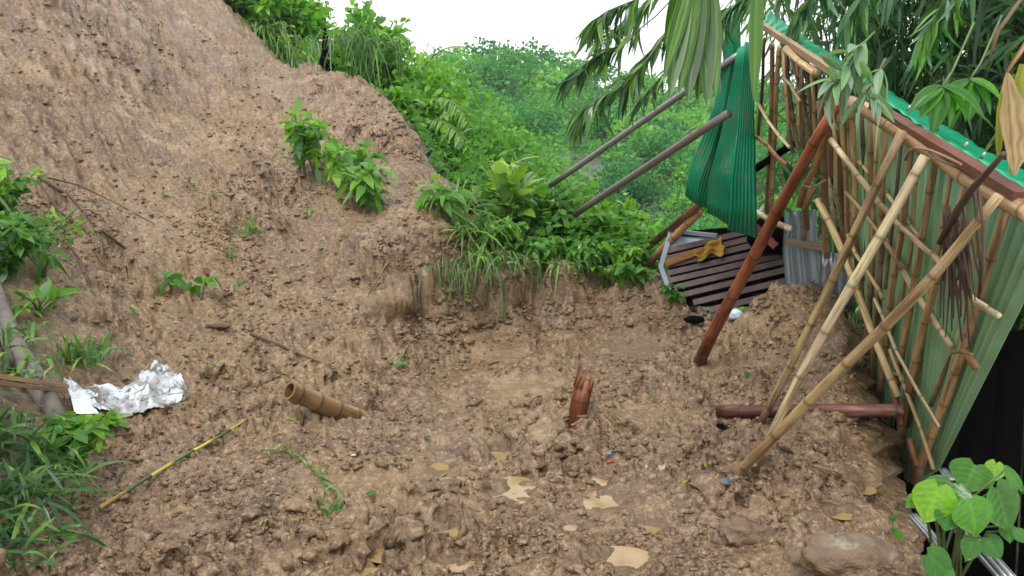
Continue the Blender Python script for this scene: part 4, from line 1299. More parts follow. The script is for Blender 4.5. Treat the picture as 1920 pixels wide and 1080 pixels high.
# plank and grey fallen trunk at the left edge
pg0, pg1 = G(4, 752) + [0, 0, .10], G(128, 752) + [0, 0, .06]
pg0 = pg0 + (pg0 - pg1) * .5
pk = thing('plank', 'split tan timber jutting in at the left edge towards the foil', 'plank', pg1)
board('timber_strip', pg0 + [0, 0, .022], pg1 + [0, 0, .018], .011, .014, upw, 'wood', pk, (.52, .34, .20))
board('timber_strip', pg0 - [0, .012, .006], pg1 - [0, .012, .006], .010, .014, upw, 'wood', pk, (.36, .21, .11))
tr = MB()
tq_ = [G(u, v) + [0, 0, dz] for u, v, dz in ((3, 590, .05), (25, 660, .05), (70, 730, .03), (110, 800, .01))]
tq_ = [tq_[0] + (tq_[0] - tq_[1]) * .8] + tq_
tr.tube(tq_, [.04, .045, .055, .06, .05], 14)
tag(link('fallen_trunk', tr.mesh('fallen_trunk', M['bark'])), 'grey fallen tree trunk under the left-edge grass and plank', 'trunk')

# green and yellow cane
c0, c1 = G(188, 966), G(462, 798)
cane = thing('cane', 'thin green and yellow jointed cane lying on the mud', 'cane', c0)
c0 = c0 + [0, 0, .015]; c1 = c1 + [0, 0, .02]
cols = [(.50, .30, .08), (.06, .14, .04), (.40, .36, .05), (.06, .14, .04), (.44, .36, .05), (.07, .15, .04), (.46, .36, .05)]
_cs = np.linspace(0, 1, 29)
_cl = c0[None] + (c1 - c0)[None] * _cs[:, None]
_cz = ground_z(_cl[:, 0], _cl[:, 1])[0] + .012
_cl[:, 2] = np.maximum(np.convolve(np.pad(np.maximum(_cz, _cl[:, 2]), 5, 'edge'), np.ones(11) / 11, 'valid') + .012, _cz * .6 + _cl[:, 2] * .4)
for k, c in enumerate(cols):
    MB().tube(_cl[k * 4:k * 4 + 5] + np.array([0, 0, .0002 * k]), np.array([.0105, .0098, .0095, .0098, .0105]) - .0005 * k, 8).build('joint', M['culm_clean'], cane, c)
MB().tube([c0 + (c1 - c0) * .93, c1 + [.0, .02, .015], c1 + [-.01, .05, .02]], [.005, .004, .003], 6).build('side_shoot', M['culm_clean'], cane, (.1, .1, .05))

# rocks
g = G(1600, 1052)
lump('rock', g + [0, .04, -.005], .18, .11, .085, 'rock', 'long rounded tan boulder half sunk at the lower right edge of the mud', 'rock', 5, 'boulders in the mud', .17, (.40, .36, .28), 4, 1.8, -.1)
g = G(1392, 1008)
lump('rock', g + [0, .03, .0], .12, .08, .06, 'rock', 'smaller pale rock left of the long boulder', 'rock', 9, 'boulders in the mud', .34, (.46, .42, .36), 4, 2.3, .1)
g = G(1500, 1052)
lump('rock', g + [0, .02, -.005], .06, .05, .035, 'rock', 'small buried stone touching the long boulder', 'rock', 12, 'boulders in the mud', .25, (.40, .34, .26), 3)

# sticks, roots and slivers
def stick(pts, r, label, cat='twig', mat='root', name='twig', lift=.008, group=None):
    q = [G(u, v) + [0, 0, lift] for u, v in pts]
    o = link(name, MB().tube(q, np.linspace(r, r * .5, len(q)), 6).mesh(name, M[mat]))
    return tag(o, label, cat, group)


stick([(470, 632), (520, 652), (560, 668), (600, 688)], .013, 'long brown stick half buried above the hollow tube', 'stick')
stick([(1470, 868), (1530, 880), (1580, 895), (1615, 920), (1650, 945)], .006, 'thin curved reddish twig on the mud below the dark red log', mat='paleroot')
stick([(1010, 745), (985, 760), (960, 770)], .006, 'short twig by the pale wet hollow', mat='paleroot')
lump('wood_chip', G(408, 618) + [0, 0, .015], .11, .035, .02, 'root', 'dark flat wood chip on the mud above the stick', 'wood chip', 20, amp=.3)
board('wood_chip', G(384, 612) + [0, 0, .03], G(432, 622) + [0, 0, .02], .022, .008, upw + np.array([0, -1., 0]), 'wood', None, (.22, .10, .05))
bpy.data.objects.remove(bpy.data.objects['wood_chip.001'])
for u, v, mat, lab, cat, s in ((1140, 855, 'blue', 'small blue plastic scrap below the splintered stump', 'plastic scrap', .025), (1143, 872, 'red', 'tiny red plastic scrap just below the blue one', 'plastic scrap', .018), (661, 855, 'white', 'small white shell-like chip right of the grass sprig', 'chip', .022), (1360, 910, 'slate', 'dark slate flake near the nearest prop foot', 'stone flake', .04), (361, 800, 'red', 'tiny dull red scrap right of the foil', 'plastic scrap', .014), (1355, 803, 'dark', 'black rag scrap at the left end of the red log', 'rag', .04)):
    g = G(u, v)
    lump('debris_scrap', g + [0, 0, .006], s, s * .6, s * .4, mat, lab, cat, int(u), amp=.35, sub=2)

# roots hanging from the scarps
def roots(name, label, spots_, n, length, r, mat='root', spreadx=.16, group=None, out=.04):
    mb = MB()
    for k in range(n):
        i_ = random.randrange(len(spots_) - 1); f = random.random()
        u = spots_[i_][0] * (1 - f) + spots_[i_ + 1][0] * f; v = spots_[i_][1] * (1 - f) + spots_[i_ + 1][1] * f
        g = G(u + random.uniform(-5, 5), v + random.uniform(-10, 12))
        L = length * random.uniform(.15, 1.0) ** 1.3
        dx, dy = random.gauss(0, spreadx) * L * 2, -random.uniform(.3, 1) * out
        pts = [g + [0, .03, .0], g + [dx * .2 + random.gauss(0, .02), dy, -.1 * L], g + [dx * .7 + random.gauss(0, .03), dy * 1.2 + random.gauss(0, .02), -.55 * L], g + [dx, dy * 1.2 + random.gauss(0, .03), -L]]
        s_ = np.linspace(0, 1, 7)
        pts = np.stack([np.interp(s_, [0, .2, .6, 1], [p[c_] for p in pts]) for c_ in range(3)], 1) + rng.normal(size=(7, 3)) * .006
        mb.tube(pts, r * random.uniform(.5, 1.4) * np.linspace(1, .3, 7), 4)
    o = mb.build(name, M[mat])
    return tag(o, label, 'roots', group, 'stuff')


roots('hanging_roots', 'dark roots hanging under the scarp at the ridge', [(650, 240), (680, 245), (710, 255), (745, 262)], 45, .5, .005)
roots('hanging_roots', 'roots and dead grass hanging down the face of the centre bank', [(700, 515), (800, 520), (830, 520), (860, 520), (880, 520), (850, 530)], 70, .4, .0035, 'paleroot')
roots('hanging_roots', 'dark roots hanging under the leafy lip of the centre bank', [(930, 505), (960, 510), (1000, 515), (1040, 520)], 40, .3, .004)
roots('hanging_roots', 'short brown roots under the small slump left of the uprooted sapling', [(410, 405), (440, 420), (455, 430)], 26, .28, .0035, 'paleroot')
roots('hanging_roots', 'dark roots under the slump beside the fan of long roots', [(190, 450), (215, 470), (235, 490)], 16, .3, .004)
for pts, r, lab in (([(75, 350), (130, 385), (180, 430), (235, 478)], .016, 'thickest of the long roots fanning down the slope from the left bush'), ([(72, 358), (110, 400), (165, 440), (225, 470)], .010, 'thin root just under the thickest of the fanning roots'),
                    ([(90, 338), (150, 352), (230, 392), (290, 425)], .008, 'uppermost thin root fanning out to the right'), ([(70, 365), (105, 420), (135, 470), (165, 540)], .007, 'steep thin root running down from the left bush'), ([(120, 455), (150, 490), (165, 530), (175, 560)], .006, 'lowest short root of the fan')):
    stick(pts, r, lab, 'root', 'root', 'root', .02, 'long roots fanning from the left bush')
stick([(690, 565), (730, 520), (745, 500)], .007, 'pale bare twig leaning on the left end of the centre bank', mat='paleroot', lift=.05)

# clods broken off the slide, far too many to count
import bmesh as _bm
b_ = _bm.new(); _bm.ops.create_icosphere(b_, subdivisions=1, radius=1)
ICV = np.array([v.co for v in b_.verts]); ICF = np.array([[v.index for v in f.verts] for f in b_.faces]); b_.free()
nC = 40000
thc = rng.uniform(-.68, .62, nC); rc = np.exp(rng.uniform(math.log(2.3), math.log(13), nC))
xc, yc = rc * np.sin(thc), rc * np.cos(thc)
dens = pnoise(xc * 1.4, yc * 1.4, 71)
zc, vc = ground_z(xc, yc)
keep = (vc < .3) & (dens + .5 * rng.random(nC) > .12) & (np.maximum(*wetness(xc, yc)) < .3) & (zc > -.05)
for px, py, ax_, ay_ in _pw: keep &= ((xc - px) / (ax_ * 1.3)) ** 2 + ((yc - py) / (ay_ * 1.3)) ** 2 > 1
xc, yc, zc, rc = xc[keep], yc[keep], zc[keep], rc[keep]
xs_, ys_ = [], []
for poly, h_, w_s in SCARPS:
    for (x0, y0), (x1, y1) in zip(poly[:-1], poly[1:]):
        n_ = int(700 * math.hypot(x1 - x0, y1 - y0)); f_ = rng.random(n_)
        xs_.append(x0 + (x1 - x0) * f_ + rng.normal(size=n_) * .17); ys_.append(y0 + (y1 - y0) * f_ - .08 + rng.normal(size=n_) * .17)
xs_, ys_ = np.concatenate(xs_), np.concatenate(ys_)
xc, yc = np.concatenate([xc, xs_]), np.concatenate([yc, ys_]); rc = np.hypot(xc, yc); zc = np.concatenate([zc, ground_z(xs_, ys_)[0]])
nC = len(xc)
sz = np.clip(.0050 * np.exp(rng.normal(0, .55, nC)) * (1 + rc * .09), .003, .026)
V = ICV[None] * np.clip(1 + .42 * rng.normal(size=(nC, len(ICV), 1)), .35, 1.9) * sz[:, None, None] * (np.array([1.25, 1.0, .75]) + .25 * rng.normal(size=(nC, 3)))[:, None]
V = V + np.stack([xc, yc, zc + sz * .15], 1)[:, None]
F = (ICF[None] + (np.arange(nC) * len(ICV))[:, None, None]).reshape(-1, 3)
tag(link('clods', mesh_np('clods', V.reshape(-1, 3), None, F, M['mud'], {'veg': np.zeros(nC * len(ICV))})), 'crumbled clods strewn over the mud', 'clods', kind='stuff')

tw_me = [MB().tube(np.array([(0, 0, 0), (.3, .04 * q, .03), (.65, -.03 * q, .02), (1, .05 * q, 0)]), [.028, .024, .02, .012], 5).mesh('straw', M[m_]) for q, m_ in ((1, 'paleroot'), (-1.5, 'root'), (2, 'drydead'))]
for k in range(44):
    u, v = random.uniform(180, 1560), random.uniform(600, 1060)
    if k % 3 == 0: u, v = random.uniform(560, 1250), random.uniform(540, 700)
    g = G(u, v)
    o = link('straw', tw_me[k % 3]); sc_ = random.uniform(.05, .16)
    o.scale = (sc_, sc_, sc_ * .9); o.location = g + [0, 0, .006]; o.rotation_euler = (0, random.uniform(-.25, .15), random.uniform(0, 6.28))
    tag(o, 'short bit of straw or rootlet lying on the mud', 'straw', 'bits of straw scattered over the mud')

# torn leaves lying about
tv, tq = TPL['oval']
leaf_me = {}
for nm, tint, w in (('a', .35, .45), ('b', .7, .35), ('c', .15, .5), ('d', .9, .3)):
    Vv = tv.copy(); Vv[:, 0] *= w; Vv[:, 2] = Vv[:, 2] * w * 1.5 + .12 * np.sin(tv[:, 1] * 3); Vv[:, 1] -= .5
    leaf_me[nm] = mesh_np('torn_leaf', Vv, tq, None, M['broad'], {'rnd': np.full(len(Vv), tint)})
LV = [(125, 1012), (390, 1002), (315, 945), (148, 958), (833, 710), (490, 985), (630, 960), (1320, 875), (1090, 620), (1133, 595), (800, 825), (1285, 910), (1222, 745), (1545, 850), (695, 932), (430, 972), (380, 832), (265, 865), (345, 770), (440, 690), (770, 345), (785, 402), (700, 640), (635, 685), (590, 665),
      (245, 330), (290, 325), (360, 350), (400, 385), (372, 423), (310, 370), (345, 368), (420, 380), (330, 345), (285, 310), (545, 795), (1010, 620), (1075, 585), (990, 745), (935, 1000), (840, 970), (1170, 800), (1400, 705), (1450, 745), (1640, 925), (1585, 710), (520, 700), (480, 640), (230, 560), (560, 980), (600, 470), (655, 395), (610, 395), (880, 470), (1235, 640), (1050, 900)]
for k, (u, v) in enumerate(LV):
    g = G(u, v)
    o = link('torn_leaf', leaf_me['abcd'[k % 4]])
    s = random.uniform(.022, .042) * (.55 + g[1] * .10) * 1.25
    if k == 0: s = .075
    o.scale = (s * 1.3, s * 1.6, s)
    o.rotation_euler = (random.uniform(-.35, .55), random.uniform(-.4, .4), random.uniform(0, 6.28))
    o.location = g + [0, 0, .010]
    tag(o, 'small torn green leaf lying on the mud', 'leaf', 'torn green leaves scattered over the mud')
tag(bpy.data.objects['torn_leaf'], 'biggest torn green leaf, at the lower tip of the yellow green cane', 'leaf', 'torn green leaves scattered over the mud')

# ------------------------------------------------------------------ plants on and around the slide
def at(u, Y, dv=0):
    q = P(u, 400, Y)
    return np.array([q[0], q[1], gz(q[0], q[1])])


def hgt(u, vtop, Y):
    """height a plant needs to reach picture row vtop"""
    return P(u, vtop, Y)[2] - at(u, Y)[2]


def bush_at(u, vtop, Y, wpx, label, name='bush', cat='bush', group=None, **kw):
    b = at(u, Y)
    return bush(name, label, cat, b, max(.15, hgt(u, vtop, Y)), wpx / 2 / FPX * Y, None, group=group, **kw)


# trees and bushes behind the ridge
bush_at(545, -30, 15.5, 190, 'bushy tree at the top of the ridge left of the sky gap', 'tree', 'tree', nb=46, per=60, L=.22, W=.11, tint=(.1, 1), smin=.25, part='crown', stem_mat='bark', stem_r=.05)
bush_at(470, -60, 15.5, 150, 'dark leaning shrub on the crest against the bare slope', nb=30, per=44, L=.20, W=.09, tint=(0, .6), smin=.2)
bush_at(620, -25, 17.5, 60, 'slender pale-leaved sapling reaching over the sky gap', 'tree', 'tree', nb=14, per=18, L=.16, W=.07, tint=(.3, .9), smin=.5, part='crown')
for k, (u, v, n) in enumerate(((520, 60, 90), (555, 90, 80), (585, 110, 60))):
    b = at(u, 14.9); b[2] = P(u, v, 14.9)[2]
    tuft('long_grass', ['leftmost of three curtains of long grass hanging on the crest', 'middle of three curtains of long grass hanging on the crest', 'rightmost of three curtains of long grass hanging on the crest'][k], 'grass clump', b, 1.1, .35, n, W=.03, droop=1.5, lean=(.25, -.3, -.3), tint=(.2, .9), group='long grass hanging on the crest', rbase=.25)
bush_at(705, 12, 13.6, 150, 'tall dark green bush standing right of the sky gap', nb=42, per=60, L=.20, W=.09, tint=(0, .95), smin=.15)
bush_at(645, 100, 14.4, 70, 'low yellow green bush behind the dead stump', nb=20, per=30, L=.16, W=.08, tint=(.5, 1), smin=.2)
b = at(690, 12.9)
tuft('long_grass', 'curtain of long dark grass under the tall dark green bush', 'grass clump', b + [0, 0, .9], 1.1, .45, 130, W=.028, droop=1.3, lean=(0, -.3, 0), tint=(0, .6), group='long grass hanging on the crest', rbase=.3)
# dead stump
sb = at(618, 13.4)
dst = thing('dead_stump', 'dull black tree stump on the ridge', 'tree stump', sb)
mb = MB().tube([sb - [0, 0, .3], sb + [0, 0, .25], sb + [.05, 0, .55], sb + [.03, 0, .95]], [.16, .13, .09, .02], 9)
mb.tube([sb + [0, 0, .1], sb + [-.25, -.05, .3], sb + [-.42, 0, .33]], [.09, .07, .03], 7)
mb.tube([sb + [0, 0, .2], sb + [.2, .05, .45], sb + [.28, 0, .62]], [.07, .05, .015], 7)
mb.build('trunk', M['dark'], dst)
BUSHES = [  # u, vtop, Y, width px, label, tint, L
    (790, 92, 13.6, 150, 'light green feathery bush next right of the tall dark bush', (.3, 1), .17), (850, 120, 12.8, 140, 'mid green bush in the middle of the ridge thicket, behind the pale fronds', (.15, .9), .15),
    (760, 165, 12.2, 110, 'bright bush growing right behind the mud crest', (.4, 1), .14), (900, 165, 13.4, 150, 'bush behind the fronds with the far hill above it', (.15, .9), .15),
    (955, 215, 12.8, 140, 'bush sloping down right of the fronds', (.1, .85), .14), (1010, 262, 12.2, 130, 'rounded bush above the lower end of the grey pipe', (.1, .8), .13), (1065, 300, 11.6, 100, 'last dark bush of the thicket before the open valley', (0, .7), .12),
    (830, 250, 11.4, 130, 'leafy bush below the pale fronds', (.1, .95), .13), (905, 290, 10.8, 140, 'broad bush in the middle front of the thicket', (.1, .95), .13), (985, 330, 10.2, 130, 'dense bush just left of the grey pipe foot', (0, .8), .12),
    (1045, 345, 9.6, 80, 'small dark bush at the foot of the grey pipe', (0, .7), .11), (860, 330, 9.8, 80, 'low grassy bush on the edge of the mud shoulder', (.2, .9), .11),
]
for u, vt, Y, w, lab, tint, L in BUSHES:
    bush_at(u, vt, Y, w, lab, nb=34, per=46, L=L, W=L * .5, tint=tint, smin=.12, group='bushes of the ridge thicket')
# arching fronds
def frond(name, label, base, tip, lift, n, L, W, mat, tint, group=None, cat='frond', droop=.35):
    base, tip = np.asarray(base, float), np.asarray(tip, float)
    t = thing(name, label, cat, base, group)
    mid = (base + tip) / 2 + [0, 0, lift]
    s = np.linspace(0, 1, 10)[:, None]
    pts = (1 - s) ** 2 * base + 2 * s * (1 - s) * mid + s ** 2 * tip
    MB().tube(pts, np.linspace(.014, .004, 10) * (L / .3), 6).build('midrib', M['stem'], t)
    s = np.linspace(.15, 1, n)[:, None]
    q = (1 - s) ** 2 * base + 2 * s * (1 - s) * mid + s ** 2 * tip
    tan = unit(2 * (1 - s) * (mid - base) + 2 * s * (tip - mid))
    side = unit(np.cross(tan, [0, 0, 1.0]))
    lf = Leaves()
    for sg in (-1, 1):
        d = side * sg + tan * .75 + rng.normal(size=q.shape) * .12
        lf.add('blade', q, d, L * (.35 + .65 * np.sin(np.pi * (s[:, 0] * .85 + .12))), W, droop, tint[0] + (tint[1] - tint[0]) * rng.random(n), roll=.25)
    lf.build('leaflets', M[mat], t)
    return t


frond('fern_frond', 'upper pale frond arching over the ridge thicket', P(800, 200, 11.6), P(880, 235, 11.0), .45, 18, .32, .035, 'grass', (.3, .8), 'fronds in the ridge thicket')
frond('fern_frond', 'lower pale frond drooping in front of the ridge thicket', P(790, 235, 11.2), P(875, 275, 10.6), .35, 18, .32, .04, 'grass', (.4, .9), 'fronds in the ridge thicket')
frond('fern_frond', 'light frond arching against the sky at the thicket top', P(790, 130, 13.0), P(870, 88, 12.6), .25, 16, .28, .03, 'grass', (.5, 1), 'fronds in the ridge thicket')
frond('fern_frond', 'dark frond hanging low beside the mud crest', P(775, 270, 10.6), P(840, 330, 9.9), .3, 14, .28, .03, 'grass', (0, .5), 'fronds in the ridge thicket')

# plants on top of the centre bank
bush_at(960, 352, 8.2, 150, 'bright broad-leaved bush on top of the centre bank', nb=34, per=24, L=.13, W=.075, mat='broad', tint=(.15, 1), smin=.1)
bush_at(1045, 350, 8.4, 130, 'darker broad-leaved bush on the centre bank under the pipes', nb=32, per=24, L=.12, W=.07, mat='broad', tint=(0, .75), smin=.1)
bush_at(1110, 395, 8.2, 110, 'mixed leafy bush at the foot of the rusty pipe', nb=26, per=22, L=.11, W=.06, mat='broad', tint=(.1, .9), smin=.1)
bush_at(1165, 372, 9.0, 110, 'bright young bush right of the rusty pipe foot', nb=30, per=26, L=.11, W=.065, mat='broad', tint=(.4, 1), smin=.12)
bush_at(1190, 420, 8.6, 90, 'low bright bush left of the broken timbers', nb=24, per=24, L=.10, W=.06, mat='broad', tint=(.4, 1), smin=.1)
bush_at(1000, 445, 7.45, 120, 'leafy creeper along the lip of the centre bank', nb=28, per=20, L=.10, W=.055, mat='broad', tint=(0, .8), smin=.1, droop=.8)
bush_at(1080, 470, 7.6, 110, 'dark leafy creeper at the right of the bank lip', nb=26, per=18, L=.09, W=.05, mat='broad', tint=(0, .7), smin=.1, droop=.8)
bush_at(1135, 490, 7.5, 60, 'small plant with two broad leaves at the bank end', nb=6, per=4, L=.2, W=.085, mat='broad', tint=(.4, 1), smin=.3, droop=.7)
bush_at(1195, 500, 7.35, 80, 'small leafy plant on the mud knob before the window', nb=12, per=9, L=.13, W=.065, mat='broad', tint=(.1, .6), smin=.2, droop=.5)
bush_at(1268, 535, 7.1, 45, 'tiny leafy sprig under the window corner', nb=6, per=7, L=.09, W=.045, mat='broad', tint=(.1, .6), smin=.2, droop=.5)
b = at(890, 7.25)
tuft('bamboo_grass', 'dense bamboo grass clump drooping over the left lip of the centre bank', 'grass clump', b + [0, .05, .12], .46, .9, 130, W=.026, droop=.75, lean=(-.1, -.4, .2), tint=(.1, .9), rbase=.14)
b = at(850, 7.6)
tuft('bamboo_grass', 'paler bamboo grass clump behind the drooping one', 'grass clump', b + [0, 0, .05], .55, .6, 80, W=.026, droop=.5, tint=(.3, 1), rbase=.12)
b = G(850, 520)
tuft('bamboo_grass', 'hanging grey green grass on the face of the centre bank', 'grass clump', b + [0, -.05, .1], .34, .45, 60, W=.014, droop=1.7, lean=(.0, -.5, -.3), tint=(0, .6), rbase=.14)
bush('plant', 'arching broad-leaved plant on the left end of the centre bank', 'plant', at(825, 7.3), .3, .22, nb=8, per=6, L=.22, W=.075, mat='broad', tint=(.2, .9), droop=.7, smin=.3)
b = at(950, 7.9)
bush('plant', 'tall upright yellow green leaves in the middle of the bank bush', 'plant', b, .75, .2, nb=9, per=5, L=.34, W=.11, mat='broad', tint=(.75, 1), droop=.25, smin=.3, spread=.35)

for u, vt, Y, w, lab, tint, L in ((1100, 440, 7.8, 120, 'low leafy bush on the right half of the bank lip', (.1, .8), .10), (1165, 455, 7.9, 110, 'light green low bush where the bank meets the mud knob', (.3, 1), .10), (930, 440, 7.5, 110, 'leafy growth beside the drooping bamboo grass', (.1, .9), .10), (880, 380, 8.4, 110, 'green bush behind the bamboo grass on the shoulder', (.1, .9), .10), (1215, 480, 8.0, 60, 'small leafy bush right at the left side of the window', (.2, .8), .09)):
    bush_at(u, vt, Y, w, lab, nb=32, per=24, L=L, W=L * .55, mat='broad', tint=tint, smin=.08, droop=.7)
for u, v, lab, n in ((960, 512, 'grass and leaves hanging below the middle of the bank lip', 60), (1050, 520, 'leaves hanging below the right of the bank lip', 50), (905, 500, 'long bamboo leaves hanging over the bank face', 70)):
    tuft('hanging_grass', lab, 'grass clump', G(u, v) + [0, -.03, .12], .20, .8, n, W=.022, droop=1.3, lean=(0, -.5, 0), tint=(.1, .8), rbase=.14, group='growth hanging over the bank lip')
# uprooted saplings on the slope
bs = [G(u, v) for u, v in ((572, 335), (560, 320), (590, 330), (600, 318))]
bush('uprooted_sapling', 'uprooted broad-leaved sapling sprawling on the slope, upper left of the pair', 'sapling', bs[0], .66, .24, nb=20, per=8, L=.19, W=.09, mat='broad', tint=(.3, 1), smin=.1, droop=.4, lean=(-.02, -.05), spread=.7, bases=bs)
bs = [G(u, v) for u, v in ((640, 330), (665, 345), (690, 340), (700, 365), (670, 375), (650, 352), (700, 385))]
bush('uprooted_sapling', 'uprooted broad-leaved sapling sprawling on the slope, lower right of the pair', 'sapling', bs[1], .40, .26, nb=34, per=8, L=.18, W=.085, mat='broad', tint=(.15, 1), smin=.05, droop=.5, lean=(0, -.1), spread=.75, bases=bs)
b = G(690, 400)
bush('seedling', 'drooping leaves hanging below the right sapling', 'seedling', b, .28, .15, nb=7, per=6, L=.15, W=.07, mat='broad', tint=(.1, .6), droop=.8)

# small green bits on the slope
SMALL = [(580, 408, 'thin seedling below the left sapling', .25, 10), (470, 440, 'grass tuft on the slump left of the saplings', .38, 22), (378, 562, 'three-leaved seedling on the middle of the slope', .2, 0), (322, 550, 'tiny yellow green seedling left of the three-leaved one', .14, 0),
         (445, 545, 'drooping grass blade tuft beside the slump scar', .3, 8), (748, 690, 'bright grass blades sprouting alone at the toe of the bank', .22, 9), (252, 590, 'lone grass blades under the long roots', .2, 5), (400, 690, 'thin sprig above the hollow bamboo tube', .16, 5), (435, 490, 'leaning grass wisp across the slope scar', .3, 8)]
for u, v, lab, h, n in SMALL:
    b = G(u, v)
    if n: tuft('grass_tuft', lab, 'grass tuft', b, h, .45, n, W=.022, droop=.7, tint=(.2, .9), rbase=.02)
    else: bush('seedling', lab, 'seedling', b, h, .12, nb=5, per=3, L=.12, W=.065, mat='broad', tint=(.1, .8), smin=.5, droop=.5, stem_r=.004)
# trailing grass sprig near the middle foreground
sp_pts = [G(u, v) + [0, 0, .02] for u, v in ((495, 852), (535, 855), (575, 875), (600, 905), (612, 935))]
t = thing('grass_sprig', 'trailing green grass sprig lying on the mud below the hollow tube', 'grass sprig', sp_pts[0])
MB().tube(sp_pts, .004, 5).build('stem', M['stem'], t)
lf = Leaves(); pp = np.array([sp_pts[i] + (sp_pts[i + 1] - sp_pts[i]) * random.random() for i in rng.integers(0, 4, 26)])
lf.add('blade', pp + [0, 0, .01], np.array([.6, -.5, .25]) + rng.normal(size=(26, 3)) * .5, .12, .012, .4, rng.random(26)).build('blades', M['grass'], t)
b = G(618, 960)
tuft('grass_sprig', 'short grass sprig right of the trailing one', 'grass sprig', b, .16, .6, 12, W=.014, droop=.6, tint=(.1, .8), rbase=.03)

# left edge vegetation
bush('bush', 'leafy bush at the left edge on the slope with the roots', 'bush', G(20, 430) + [-.1, .1, 0], .55, .38, nb=26, per=22, L=.10, W=.06, mat='broad', tint=(0, .95), smin=.1, droop=.5)
bush('bush', 'dark dense bush low on the left edge above the grey trunk', 'bush', G(12, 520), .45, .28, nb=30, per=20, L=.09, W=.05, mat='broad', tint=(0, .55), smin=.1, droop=.5)
bush('creeper', 'small-leaved creeper trailing under the left-edge bush', 'creeper', G(60, 480), .35, .40, nb=24, per=18, L=.055, W=.03, mat='broad', tint=(.1, .9), smin=.1, droop=.8)
bush('plant', 'plant with long lance leaves pointing down at the left edge', 'plant', G(82, 520), .22, .16, nb=5, per=4, L=.22, W=.05, mat='broad', tint=(.1, .6), droop=.9, smin=.4)
bush('plant', 'plant with bright pointed leaves held out flat at the left edge', 'plant', G(70, 590), .16, .2, nb=6, per=5, L=.18, W=.05, mat='broad', tint=(.4, 1), droop=.2, smin=.4)
tuft('grass_tuft', 'upright grass tuft above the foil', 'grass clump', G(150, 690), .34, .28, 70, W=.017, droop=.5, tint=(.1, .9), rbase=.06)
tuft('grass_tuft', 'thinner grey green grass tuft to the right of the upright tuft', 'grass clump', G(192, 668), .3, .4, 36, W=.014, droop=.7, tint=(0, .6), rbase=.05)
tuft('bamboo_grass', 'bamboo grass clump over the grey trunk at the left edge', 'grass clump', G(20, 700), .26, .7, 50, W=.024, droop=.6, tint=(.1, .9), rbase=.12)
tuft('bamboo_grass', 'dark bamboo grass at the left edge beside the trunk top', 'grass clump', G(15, 640), .28, .8, 45, W=.026, droop=.6, tint=(0, .7), rbase=.12)
bush('plant', 'round-leaved green plant below the foil', 'plant', G(140, 880), .24, .14, nb=26, per=12, L=.085, W=.055, mat='broad', tint=(.2, .95), smin=.2, droop=.5)
bush('plant', 'low round-leaved plant right under the foil edge', 'plant', G(185, 812), .07, .11, nb=12, per=8, L=.08, W=.05, mat='broad', tint=(.3, 1), smin=.2, droop=.4)
for u, v, lab, n, h in ((20, 830, 'heap of cut bamboo leaves, highest in the left corner', 90, .26), (70, 900, 'heap of cut bamboo leaves in the middle of the left corner', 120, .26), (15, 960, 'heap of cut bamboo leaves at the left frame edge', 110, .28), (40, 1040, 'heap of cut bamboo leaves, lowest in the left corner', 80, .2)):
    tuft('bamboo_leaves', lab, 'leaf heap', G(max(u, 2), v) + [-.05, 0, .04], h * .85, 1.2, int(n * 1.5), W=.017, droop=.45, mat='bamleaf', tint=(.1, 1), rbase=.13, group='cut bamboo leaf heaps in the left corner', lean=(.2, 0, -.2))
lf = Leaves()
o = lf.add('blade', [G(108, 935) + [0, 0, .05]], [[.35, -.9, -.1]], .18, .025, .1, .95).build('stray_grass', M['grass'], None, False)
tag(o, 'single bright green blade lying right of the leaf heap', 'grass')
mb = MB().tube([G(40, 955) + [0, 0, .10], G(90, 962) + [0, 0, .07], G(148, 975) + [0, 0, .03]], [.012, .011, .004], 7)
tag(link('green_stalk', mb.mesh('green_stalk', M['stem'])), 'dark green stalk poking out of the leaf heap', 'stalk')
mb = MB().tube([P(52, 740, 4.0), P(78, 706, 4.02), P(100, 686, 4.05)], [.009, .008, .006], 7)
tag(link('twig', mb.mesh('twig', M['paleroot'])), 'pale twig standing over the grey trunk', 'twig')

# ------------------------------------------------------------------ undergrowth behind the ridge and the forest beyond
n = 42000
thu = rng.uniform(-.42, .75, n); ru = np.exp(rng.uniform(math.log(6.5), math.log(30), n))
thu[-5000:] = rng.uniform(-1.3, -.61, 5000); ru[-5000:] = rng.uniform(1.6, 5.5, 5000)
xu, yu = ru * np.sin(thu), ru * np.cos(thu)
zu, vu = ground_z(xu, yu)
k = (vu > np.where((thu < -.5) & (ru < 6), .42, .55)) & ~((xu > 1.5) & (yu < 6.8))
xu, yu, zu, ru = xu[k], yu[k], zu[k], ru[k]
n = len(xu)
hh = rng.random(n) ** 1.5 * (.25 + .5 * np.clip(pnoise(xu * .8, yu * .8, 81) + .4, 0, 1)) * (1 + ru * .03)
lf = Leaves().add('lite', np.stack([xu, yu, zu + hh], 1), rng.normal(size=(n, 3)) + [0, -.2, .5], .08 + .006 * ru, .045 + .0032 * ru, .3, .15 + .7 * rng.random(n) * np.clip(.5 + pnoise(xu * .6, yu * .6, 82), .2, 1))
tag(lf.build('undergrowth', M['bush']), 'green undergrowth covering the slope behind the ridge', 'undergrowth')

